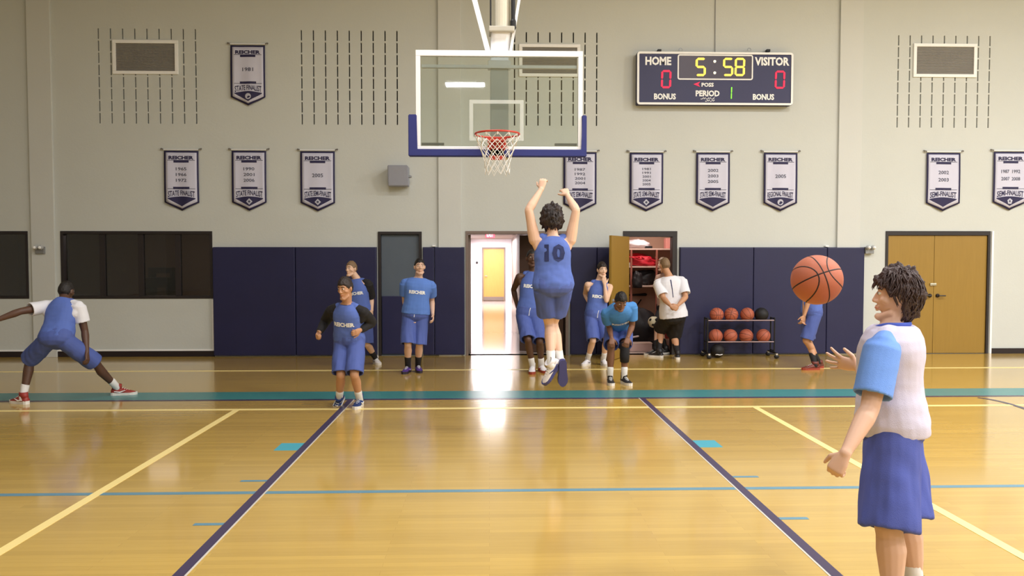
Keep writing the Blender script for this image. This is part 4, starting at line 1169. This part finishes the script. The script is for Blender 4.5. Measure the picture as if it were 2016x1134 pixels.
    def torso_cloth(grow, tmax=1.0, shoulders=True, flare=0.):
        bm = NB(); rings = []
        src = torso_rings(grow)
        def at(t):
            for i in range(len(TORSO) - 1):
                if TORSO[i][0] <= t <= TORSO[i + 1][0]:
                    f = (t - TORSO[i][0]) / (TORSO[i + 1][0] - TORSO[i][0]); a_, b_ = src[i], src[i + 1]
                    return (a_[0].lerp(b_[0], f), a_[1].lerp(b_[1], f).normalized(), a_[2].lerp(b_[2], f).normalized(), a_[3] * (1 - f) + b_[3] * f, a_[4] * (1 - f) + b_[4] * f, 2.4)
            return src[-1]
        h0 = at(hemt)
        gap = .012
        rings.append((at(hemt + .1)[0], h0[1], h0[2], h0[3] - gap * 2.2 + flare, h0[4] - gap * 2.2 + flare, 2.4))
        rings.append((h0[0], h0[1], h0[2], h0[3] - gap + flare, h0[4] - gap + flare, 2.4)); rings.append((h0[0], h0[1], h0[2], h0[3] + flare, h0[4] + flare, 2.4))
        t = hemt + .12
        wide = top.get('wide', 0) or kind == 'tee'
        def nar(t): 
            if wide or t < .62: return 1.0
            return 1 - .26 * min(1, (t - .62) / .3)
        def thn(t): return 0 if t < .9 else -.006
        while t < tmax - .03:
            q = at(t); bl = flare * max(0, 1 - (t - hemt) / .5) + .010 * math.exp(-((t - .30) / .2) ** 2); rings.append((q[0], q[1], q[2], (q[3] + bl) * nar(t), q[4] + bl, 2.3)); t += .09
        q = at(tmax); rings.append((q[0], q[1], q[2], (q[3] + thn(tmax)) * min(1, nar(tmax) * 1.1), q[4] + thn(tmax), 2.1))
        loft(bm, rings, 26)
        return bm
    gt = top.get('grow', .016)
    if under:
        bm = torso_cloth(gt - .011, 1.0) if not top.get('wide') else torso_cloth(gt - .012, .88)
        for sg in (1, -1):
            Sj, E, Wp, A = arms[sg]
            tube(bm, [N - up * .035 + rc * sg * .045, Sj.lerp(N, .35) + up * .002, Sj], [.040 * k, .050 * k, .060 * k * lg], 12) if not top.get('wide') else tube(bm, [Sj.lerp(N, .45), Sj], [.048 * k, .062 * k * lg], 12)
            tube(bm, [Sj.lerp(E, .08), Sj - up * .1 * k - rc * sg * .03], [.064 * k, .05 * k], 10)
            if under.get('long'):
                armring(bm, sg, (E - Sj).length * .98, .012)
                d_ = (Wp - E).normalized(); tube(bm, [E, E.lerp(Wp, .3), E.lerp(Wp, under.get('long'))], [.052 * k * lg, .053 * k * lg, .042 * k], 14)
            else: armring(bm, sg, under['len'], under.get('ease', .016), flare=under.get('flare', 1.12))
        me = voxel(bm, tv, 3, .5); cloth(me, under.get('am', .004), sd)
        uo = par(link('undershirt', me, under['m']), root)
    bm = torso_cloth(gt, 1.0, flare=top.get('flare', .006))
    for sg in (1, -1):
        Sj, E, Wp, A = arms[sg]
        if kind == 'tee':
            tube(bm, [N - up * .03 * k + rc * sg * .05, Sj.lerp(N, .35) - up * .002, Sj], [.042 * k, .052 * k, .063 * k * lg], 12)
            tube(bm, [Sj.lerp(E, .08), Sj - up * .1 * k - rc * sg * .03], [.064 * k, .05 * k], 10)
            armring(bm, sg, top.get('len', .20) * k, top.get('ease', .017), flare=1.12)
        elif top.get('wide'):
            tube(bm, [N - up * .035 * k + rc * sg * .04, Sj.lerp(N, .45) + up * .004, Sj.lerp(N, .25) - up * .01], [.048 * k, .058 * k, .058 * k], 12)
        else:
            sx = Sj.lerp(N, .42) + up * .012 * k
            tube(bm, [N - up * .02 * k + rc * sg * .045, sx], [.036 * k, .044 * k], 12)
    me = voxel(bm, tv, 3, .5); cloth(me, top.get('am', .005), sd + 3)
    jo = par(link('shirt' if kind == 'tee' else 'jersey', me, top['m']), root)
    B.jersey = jo
    vts = [v.co.copy() for v in me.vertices]; pls = [tuple(p_.vertices) for p_ in me.polygons]
    bvh = BVHTree.FromPolygons(vts, pls)
    def print_on(name, s_, w_, h_, t, m, back=False, shift=0., off=.05):
        c0 = P + up * SL * t; f_ = (B.fc * (-1 if back else 1)); r_ = (-B.rc if not back else B.rc)
        if back: r_ = B.rc
        vs_, fs_ = (text2d(s_, off) if isinstance(s_, str) else s_)
        bm = NB(); q = []
        for a_, b_ in vs_:
            o_ = c0 + r_ * (a_ * w_ + shift) + up * b_ * h_ + f_ * .6
            hit = bvh.ray_cast(o_, -f_)
            pt_ = (hit[0] + f_ * .008) if hit[0] is not None else (c0 + r_ * (a_ * w_ + shift) + up * b_ * h_ + f_ * .12)
            q.append(bm.verts.new(pt_))
        for fc_ in fs_:
            try: bm.faces.new([q[i] for i in fc_])
            except ValueError: pass
        bmesh.ops.subdivide_edges(bm, edges=[], cuts=1)
        o = obj(name, bm, m); o.parent = jo; return o
    B.print_on = print_on
    for pr in top.get('prints', ()): print_on(*pr[:6], **(pr[6] if len(pr) > 6 else {}))
    # collar
    cm = top.get('collar', top['m'])
    bm = NB(); nr = 28; vs2 = []
    cc = N + up * top.get('cz', -.012) * k; ra_, rb_ = top.get('cr', .070) * k, top.get('cr', .070) * k * .94
    for i in range(nr):
        a_ = 2 * math.pi * i / nr; dr = rc * math.cos(a_) * ra_ + B.fc * math.sin(a_) * rb_
        dip = (-up) * (.035 * k * max(0, math.sin(a_)) ** 2) + B.fc * (.022 * k * max(0, math.sin(a_)) ** 2)
        p_ = cc + dr + dip; nd = dr.normalized()
        vs2.append([bm.verts.new(p_ + nd * (.010 * math.cos(b_)) + up * (.011 * math.sin(b_))) for b_ in [j * math.pi / 3 for j in range(6)]])
    for i in range(nr):
        for j in range(6): bm.faces.new((vs2[i][j], vs2[(i + 1) % nr][j], vs2[(i + 1) % nr][(j + 1) % 6], vs2[i][(j + 1) % 6]))
    co = obj('collar', bm, cm, None, True); co.parent = jo
    # ---- socks and shoes
    for sg in (1, -1):
        Hj, K, A_, toe, Lg = legs[sg]
        sh = (A_ - K).normalized(); upf = -sh if 'g' not in Lg else UP
        f_ = (toe - upf * toe.dot(upf) * (1 if 'g' in Lg else 0)).normalized()
        if 'up' in Lg: upf = V(Lg['up']).normalized()
        if 'g' not in Lg:
            upf = (upf - f_ * upf.dot(f_)).normalized()
        sd_v = f_.cross(upf).normalized()
        sh_len = sock[1] if isinstance(sock[1], float) else .12
        bm = NB(); tube(bm, [A_ - sh * sh_len, A_ - sh * sh_len * .5, A_ + sh * .02], [.034 * k + .010 + .02 * max(0, sh_len - .12) / .15, .041 * k + .01 * max(0, sh_len - .12) / .15, .041 * k], 16); par(obj('sock', bm, sock[0], None, True), root)
        O_ = A_ - upf * .085 * k
        def sp(x, y, z): return O_ + f_ * x * k + sd_v * y * k + upf * z * k
        prof = [(-.075, .012, .05), (-.07, .030, .075), (-.045, .037, .095), (0, .040, .098), (.04, .041, .092), (.08, .043, .078), (.12, .046, .062), (.155, .046, .052), (.185, .038, .043), (.205, .022, .034), (.213, .008, .026)]
        bm = NB(); rings = []; n = 18
        prev = None; first = None
        for x, hw, ht in prof:
            cur = []
            for i in range(n):
                a_ = 2 * math.pi * i / n; cy, cz = math.cos(a_), math.sin(a_)
                cy = math.copysign(abs(cy) ** .75, cy); zz = .018 + (ht - .018) * (.5 + .5 * math.copysign(abs(cz) ** .8, cz))
                tp_ = 1 - .35 * max(0, cz)
                cur.append(bm.verts.new(sp(x, hw * cy * tp_, zz)))
            if prev:
                for i in range(n): bm.faces.new((prev[i], prev[(i + 1) % n], cur[(i + 1) % n], cur[i]))
            else: first = cur
            prev = cur
        bm.faces.new(first); bm.faces.new(prev)
        ct = shoe.get('collar', .035)
        rr_ = [(sp(-.012, 0, .07), f_, sd_v, .056 * k, .040 * k, 2.2), (sp(-.008, 0, .10), f_, sd_v, .054 * k, .042 * k, 2.2), (sp(-.005, 0, .10 + ct), f_, sd_v, .052 * k, .043 * k, 2), (sp(-.005, 0, .10 + ct), f_, sd_v, .044 * k, .036 * k, 2), (sp(-.008, 0, .085 + ct), f_, sd_v, .043 * k, .035 * k, 2)]
        loft(bm, rr_, 18)
        so_ = par(obj('shoe', bm, shoe['m'], None, True), root)
        # sole
        bm = NB(); outl = [(-.08, 0), (-.074, .024), (-.05, .037), (0, .038), (.05, .039), (.10, .046), (.14, .050), (.175, .044), (.205, .026), (.218, 0)]
        pl = outl + [(x, -y) for x, y in outl[-2:0:-1]]
        a1 = [bm.verts.new(sp(x, y, .0)) for x, y in pl]; a2 = [bm.verts.new(sp(x, y * 1.03, .03 + .006 * (x > .15) + .008 * (x < -.03))) for x, y in pl]
        bm.faces.new(a1); bm.faces.new(a2[::-1])
        for i in range(len(pl)): bm.faces.new((a1[i], a1[(i + 1) % len(pl)], a2[(i + 1) % len(pl)], a2[i]))
        s_o = obj('sole', bm, shoe['sole']); s_o.parent = so_
        # laces
        bm = NB()
        for i in range(4):
            x = .055 + .022 * i; z = .092 - .011 * i
            tube(bm, [sp(x, -.020, z - .006), sp(x + .004, 0, z + .004), sp(x, .020, z - .006)], .0035, 5)
        l_o = obj('laces', bm, shoe.get('lace', M_white), None, True); l_o.parent = so_
        # stripe on the flank
        if shoe.get('stripe'):
            for s_ in (-1, 1):
                bm = NB(); tube(bm, [sp(-.03, s_ * .040, .05), sp(.03, s_ * .0425, .04), sp(.09, s_ * .043, .062)], [.006, .009, .003], 6); st = obj('side_stripe', bm, shoe['stripe'], None, True); st.parent = so_
    return B
def B_lip(m):
    n = m.node_tree.nodes
    for x in n:
        if x.type == 'MIX':
            c = x.inputs[6].default_value; s = [min(1, max(0, q)) ** (1 / 2.2) for q in (c[0] * 1.0, c[1] * .62, c[2] * .66)]; return s
M_eye = mat('eye_white', (226, 222, 216), .3, var=.0)
M_iris = mat('eye_iris_dark', (40, 28, 22), .2)
SK_light = mat('skin_light', (216, 176, 152), .55, var=.05, vscale=8)
SK_fair = mat('skin_fair', (226, 186, 160), .55, var=.05, vscale=8)
SK_tan = mat('skin_tan', (196, 146, 112), .55, var=.05, vscale=8)
SK_brown = mat('skin_brown', (124, 84, 62), .5, var=.06, vscale=8)
SK_dark = mat('skin_dark', (88, 60, 46), .5, var=.06, vscale=8)
HR_black = mat('hair_black', (26, 20, 20), .5, bump=.6, bscale=90)
HR_brown = mat('hair_brown', (58, 38, 36), .5, var=.2, vscale=20, bump=.6, bscale=90)
HR_dbrown = mat('hair_dark_brown', (40, 28, 25), .5, var=.2, vscale=20, bump=.6, bscale=90)
HR_blond = mat('hair_sandy', (130, 104, 76), .55, var=.2, vscale=20, bump=.6, bscale=90)
FB_blue = mat('shirt_blue', (90, 128, 206), .8, var=.04, vscale=5, bump=.25, bscale=240)
FB_mid = mat('jersey_blue', (86, 110, 186), .8, var=.04, vscale=5, bump=.25, bscale=240)
FB_short = mat('shorts_blue', (76, 94, 164), .75, var=.05, vscale=5, bump=.25, bscale=240)
FB_cyan = mat('shirt_sky_blue', (74, 136, 204), .8, var=.04, vscale=5, bump=.25, bscale=240)
FB_sleeve = mat('sleeve_blue', (112, 156, 236), .8, var=.04, vscale=5, bump=.25, bscale=240)
FB_white = mat('jersey_white', (206, 202, 226), .8, var=.03, vscale=4, bump=.25, bscale=240)
FB_tee = mat('tee_white', (232, 232, 240), .8, var=.03, vscale=4, bump=.25, bscale=240)
FB_black = mat('cloth_black', (26, 24, 28), .8, var=.05, bump=.25, bscale=240)
FB_navy = mat('print_navy', (34, 44, 92), .8)
FB_trim = mat('trim_blue', (72, 96, 196), .8)
SH_black = dict(m=mat('shoe_black', (26, 24, 30), .5), sole=mat('sole_white', (226, 222, 216), .5), collar=.05)
SH_white = dict(m=mat('shoe_white', (230, 226, 230), .45), sole=mat('sole_navy', (58, 62, 120), .5), collar=.03, stripe=mat('stripe_navy', (48, 54, 116), .5))
SH_white2 = dict(m=mat('shoe_white', (0, 0, 0)), sole=mat('sole_white', (0, 0, 0)), collar=.03, stripe=mat('stripe_grey', (150, 150, 160), .5))
SH_purple = dict(m=mat('shoe_purple', (74, 48, 122), .5), sole=mat('sole_dark', (36, 28, 44), .5), collar=.04, stripe=mat('stripe_lilac', (150, 130, 190), .5))
SH_blue = dict(m=mat('shoe_blue', (34, 58, 116), .5), sole=mat('sole_white', (0, 0, 0)), collar=.05, stripe=M_white)
SH_red = dict(m=mat('shoe_red', (150, 50, 44), .5), sole=mat('sole_white', (0, 0, 0)), collar=.035, stripe=M_white)
SH_rbrown = dict(m=mat('shoe_red_brown', (104, 44, 34), .5), sole=mat('sole_red', (150, 60, 44), .5), collar=.03)
SH_whitered = dict(m=mat('shoe_white', (0, 0, 0)), sole=mat('sole_red', (150, 60, 44), .5), collar=.03, stripe=mat('stripe_red', (170, 70, 60), .5))
SK_W = (mat('sock_white', (226, 224, 222), .8), .13)
SK_B = (mat('sock_black', (24, 22, 26), .8), .17)
SK_WL = (mat('sock_white', (0, 0, 0)), .135)

# 1. defender at the far left, back to us, wide stance
build_person(1, 'person in blue jersey over white sleeves crouching wide at far left, back turned', 1.80, 8.95, (110, 668, .15), (126, 590, .38), 178, 178, (130, 573, .45), 172, -10,
             dict(e=(167, 652, 1), w=(171, 694, -1), curl=.5), dict(e=(40, 613, -1), w=(-12, 632, -1), raise_=0, curl=.2, palm=(0, 1, -.3), **{'raise': .02}),
             dict(g=(232, 778), toe=105, pole=120), dict(g=(46, 795), toe=-115, pole=-130), SK_dark, HR_black, 'buzz',
             dict(kind='jersey', m=FB_mid, under=dict(m=FB_tee, len=.2, ease=.02), hem=-.02, am=.007), dict(m=FB_short, len=.98), SH_red, SK_W, group=None, origin=None)
# 2. running player, black long sleeves under a blue jersey
build_person(2, 'person with dark hair running forward in blue jersey over black long sleeves', 1.72, 8.75, (688, 668, .1), (683, 597, -.02), -18, -12, (680, 567, -.10), -28, -14,
             dict(e=(641, 632, 1), w=(628, 655, -1), curl=.9), dict(e=(733, 636, 1), w=(709, 650, -1), curl=.8, palm=(-1, 0, 0)),
             dict(k=(671, 738, -1), a=(668, 786, .3, 1), toe=(-.35, -.45, -.8)), dict(g=(708, 800), toe=-5, pole=0), SK_tan, HR_dbrown, 'short',
             dict(kind='jersey', m=FB_mid, under=dict(m=FB_black, long=.86), collar=FB_black, hem=-.06, am=.007, prints=[('stripe_lettering', 'REICHER', .24, .05, .52, M_white)]), dict(m=FB_short, len=.96), SH_blue, SK_W)
# 3. sandy-haired player behind the runner
build_person(3, 'person with sandy hair standing behind the runner, black sleeves under blue jersey', 1.74, 12.25, (711, 622, 0), (702, 549, 0), -15, -10, (692, 529, -.04), -32, 0,
             dict(e=(678, 590, 1), w=(684, 618, -1)), dict(e=(731, 588, 1), w=(732, 612, -1), curl=.3),
             dict(g=(703, 719), toe=-25), dict(g=(740, 716), toe=25), SK_fair, HR_blond, 'crop',
             dict(kind='jersey', m=FB_mid, under=dict(m=FB_black, len=.27, ease=.016), hem=-.06, prints=[('lettering', 'REICHER', .25, .05, .62, M_white)]), dict(m=FB_short, len=.98), SH_white2, SK_B)
# 4. standing player in a blue shirt before the grey door
build_person(4, 'person in blue short-sleeved shirt and purple shoes standing before the grey door', 1.75, 11.45, (818, 619, 0), (824, 547, 0), 3, 5, (826, 525, -.03), 14, 3,
             dict(e=(797, 594, 1), w=(807, 624, -1), curl=.5), dict(e=(850, 592, 1), w=(852, 620, -1), curl=.4),
             dict(g=(803, 733), toe=-12), dict(g=(823, 731), toe=14), SK_light, HR_black, 'crop',
             dict(kind='tee', m=FB_blue, len=.2, hem=.02, grow=.024, flare=.008, prints=[('lettering', 'REICHER', .24, .052, .62, M_white)]), dict(m=FB_short, len=1.02, cord=True), SH_purple, SK_B, girth=1.08)
# 5. tall player behind the jumper
build_person(5, 'tall person in blue jersey standing in the hallway doorway behind the jumping shooter', 1.88, 11.6, (1042, 618, 0), (1050, 535, 0), 0, 0, (1047, 508, -.02), 8, 0,
             dict(e=(1011, 570, 1), w=(1019, 606, -1), curl=.4), dict(e=(1076, 580, 1), w=(1072, 620, -1)),
             dict(g=(1048, 733), toe=-5), dict(g=(1066, 731), toe=15), SK_dark, HR_black, 'buzz',
             dict(kind='jersey', m=FB_mid, hem=-.03, prints=[('lettering', 'REICHER', .26, .055, .66, M_white)]), dict(m=FB_short, len=1.0, cord=True), SH_whitered, SK_W)
# 6. jumping shooter, number 10
build_person(6, 'person in blue number 10 jersey jumping with arms raised, back turned', 1.75, 7.55, (1089, 565, 0), (1088, 466, .03), 186, 184, (1086, 434, .05), 186, 12,
             dict(e=(1137, 400, 1), w=(1117, 384, 1), curl=.35, palm=(0, 1, -.2), fwd=.02, **{'raise': .055}), dict(e=(1039, 404, 1), w=(1066, 372, 1), curl=.6, palm=(.4, 1, -.3), hd=(.1, .3, 1), **{'raise': .055}),
             dict(a=(1104, 716, .05), toe=(.04, .35, -1), pole=200), dict(a=(1085, 716, -.02), toe=(-.6, -.05, -.85), pole=170, up=(-.8, -.45, .4)), SK_fair, HR_dbrown, 'curly',
             dict(kind='jersey', m=FB_mid, hem=-.06, am=.008, grow=.02, prints=[('number', '10', .20, .17, .66, FB_navy, dict(back=True, off=.04))]), dict(m=FB_short, len=.70, flare=1.0), SH_white, SK_W, vox=.0055, girth=1.07)
# 7. hand on chin
build_person(7, 'person in blue jersey with one hand at the chin and one on the hip', 1.72, 12.25, (1173, 621, 0), (1180, 552, 0), 8, 10, (1185, 531, -.04), 14, -4,
             dict(e=(1152, 578, 1), w=(1162, 601, -1), curl=.7, palm=(.6, 0, -.6)), dict(e=(1194, 592, -1), w=(1190, 557, -1), hd=(-.1, 0, 1), palm=(0, 1, 0), curl=.9),
             dict(g=(1157, 718), toe=-30), dict(g=(1188, 718), toe=6), SK_fair, HR_dbrown, 'short',
             dict(kind='jersey', m=FB_mid, hem=-.03, prints=[('lettering', 'REICHER', .25, .05, .55, M_white)]), dict(m=FB_short, len=1.0, cord=True), SH_white2, SK_W)
# 8. bent over, hands on knees
P8 = build_person(8, 'person in sky blue shirt bending forward with hands on knees, black knee sleeve', 1.76, 10.35, (1218, 645, .36), (1219, 603, -.16), 0, 0, (1222, 592, -.34), 6, -38,
             dict(e=(1199, 643, 1), w=(1204, 665, -1), curl=.5, hd=(0, -.2, -1), palm=(0, 1, 0)), dict(e=(1244, 643, 1), w=(1236, 664, -1), curl=.5, hd=(-.2, -.2, -1), palm=(0, 1, 0)),
             dict(g=(1201, 755), toe=-3, k=(1203, 683, -1)), dict(g=(1229, 755), toe=14, k=(1230, 681, -1)), SK_brown, HR_black, 'short',
             dict(kind='tee', m=FB_cyan, len=.2, ease=.013, hem=.02, grow=.014, prints=[('lettering', 'REICHER', .26, .05, .6, M_white)]), dict(m=FB_short, len=.9), SH_black, SK_W, girth=1.02)
Hj, K, A_, toe, Lg = P8.legs[-1]
bm = NB(); tube(bm, [K.lerp(Hj, .10), K.lerp(A_, .05), K.lerp(A_, .3), K.lerp(A_, .5)], [.068, .062, .066, .060], 16, None, False); par(obj('knee_sleeve', bm, FB_black, None, True), P8.root)
# 9. coach in white T-shirt
P9 = build_person(9, 'person in white T-shirt and black shorts facing the closet, hands clasped behind', 1.82, 13.0, (1326, 622, 0), (1317, 544, 0), 180, 176, (1309, 522, .03), 196, -4,
             dict(e=(1350, 585, -1), w=(1334, 602, -1), curl=.8, hd=(-1, -.2, -.4), palm=(0, 1, 0), thumb=(0, 0, 1)), dict(e=(1307, 588, -1), w=(1321, 603, -1), curl=.8, hd=(1, -.3, -.4), palm=(0, 1, 0), thumb=(0, 0, 1)),
             dict(g=(1334, 707), toe=170), dict(g=(1297, 703.5), toe=-130), SK_tan, HR_blond, 'crop',
             dict(kind='tee', m=FB_tee, len=.24, ease=.026, hem=-.04, grow=.028, flare=.02), dict(m=FB_black, len=.95, flare=1.1), SH_black, (mat('sock_black', (0, 0, 0)), .22), girth=1.12)
P9.print_on('back_stripe', ([(-.5, .5), (.5, .5), (.62, .1), (.7, -.5), (.2, -.5), (-.1, .1)], [(0, 1, 2, 5), (5, 2, 3, 4)]), .018, .30, .70, FB_navy, back=True)
# 10. player hidden behind the flying ball
build_person(10, 'person in blue shorts stepping left, mostly hidden behind the flying ball', 1.74, 11.75, (1597, 616, 0), (1606, 548, 0), -75, -70, (1604, 527, -.02), -70, 0,
             dict(e=(1586, 590, -1), w=(1583, 622, -1)), dict(e=(1590, 592, -1), w=(1582, 626, -1)),
             dict(g=(1604, 728), toe=-85, k=(1592, 674, 1)), dict(g=(1612, 725), toe=-80, k=(1586, 673, -1)), SK_tan, HR_brown, 'short',
             dict(kind='jersey', m=FB_mid, hem=-.03), dict(m=FB_short, len=.95), SH_rbrown, SK_B)
# 11. someone in the closet, mostly behind the coach, holding a soccer ball low
P12 = build_person(12, 'person inside the closet mostly hidden by the white-shirted one, holding a ball low', 1.78, 14.05, (1311, 610, 0), (1313, 538, 0), -60, -50, (1305, 520, 0), -60, 0,
             dict(e=(1302, 580, -1), w=(1298, 612, -1), curl=.5, hd=(-.3, -.1, -1), palm=(-1, 0, 0)), dict(e=(1320, 584, -1), w=(1322, 612, -1)),
             dict(g=(1291, 699), toe=-80), dict(g=(1310, 697), toe=-70), SK_fair, HR_blond, 'crop',
             dict(kind='tee', m=mat('tee_tan', (176, 146, 128), .8), len=.2, hem=.0), dict(m=FB_black, len=.9), SH_black, SK_B)
Wp = P12.arms[1][2]
r = empty('soccer_ball', UN(1287, 634, 13.85), 'white soccer ball with dark patches held low in the closet doorway', 'soccer ball')
bm = NB(); ellipsoid(bm, (0, 0, 0), (.105, .105, .105), None, 24, 16); o = obj('cover', bm, mat('ball_white', (228, 220, 190), .5), r, True)
bm = NB(); ico = NB(); bmesh.ops.create_icosphere(ico, subdivisions=1, radius=1)
for v in ico.verts:
    d_ = v.co.normalized(); x_, y_ = frame_of(d_)
    f = [bm.verts.new((d_ + x_ * .3 * math.cos(2 * math.pi * i / 5) + y_ * .3 * math.sin(2 * math.pi * i / 5)).normalized() * .1065) for i in range(5)]
    c_ = bm.verts.new(d_ * .1075)
    for i in range(5): bm.faces.new((c_, f[i], f[(i + 1) % 5]))
ico.free(); obj('dark_patch', bm, M_black, r)['kind'] = 'stuff'
# 12. foreground player reaching for the ball
P11 = build_person(11, 'person in white jersey with blue sleeves standing large in the right foreground', 1.745, 3.68, (1757, 838, 0), (1758, 640, 0), -118, -128, (1768, 583, 0), -117, 2,
             dict(e=(1722, 772, 1), w=(1690, 722, 1), curl=.12, spread=.28, hd=(-1, .25, .12), palm=(.1, .9, .5), thumb=(0, 0, 1), hk=1.05), dict(e=(1712, 806, -1), w=(1664, 893, -1), curl=.95, hd=(-.5, .2, -1), palm=(.8, .5, .2), fwd=.01),
             dict(g=(1803, 1196), toe=-105, k=(1784, 1066, -1)), dict(g=(1756, 1230), toe=-100, k=(1748, 1068, -1)), SK_light, HR_brown, 'thick',
             dict(kind='jersey', m=FB_white, wide=1, collar=FB_trim, hem=-.06, grow=.026, am=.006, flare=.014, cr=.078, cz=.008, under=dict(m=FB_sleeve, len=.235, ease=.022, am=.004, flare=1.12)),
             dict(m=mat('shorts_royal', (74, 88, 170), .75, var=.05, vscale=5, bump=.25, bscale=240), len=1.05, flare=1.16, r0=1.15, fold=.009, legw=1.13), SH_black, SK_WL, girth=1.10, vox=.0045)
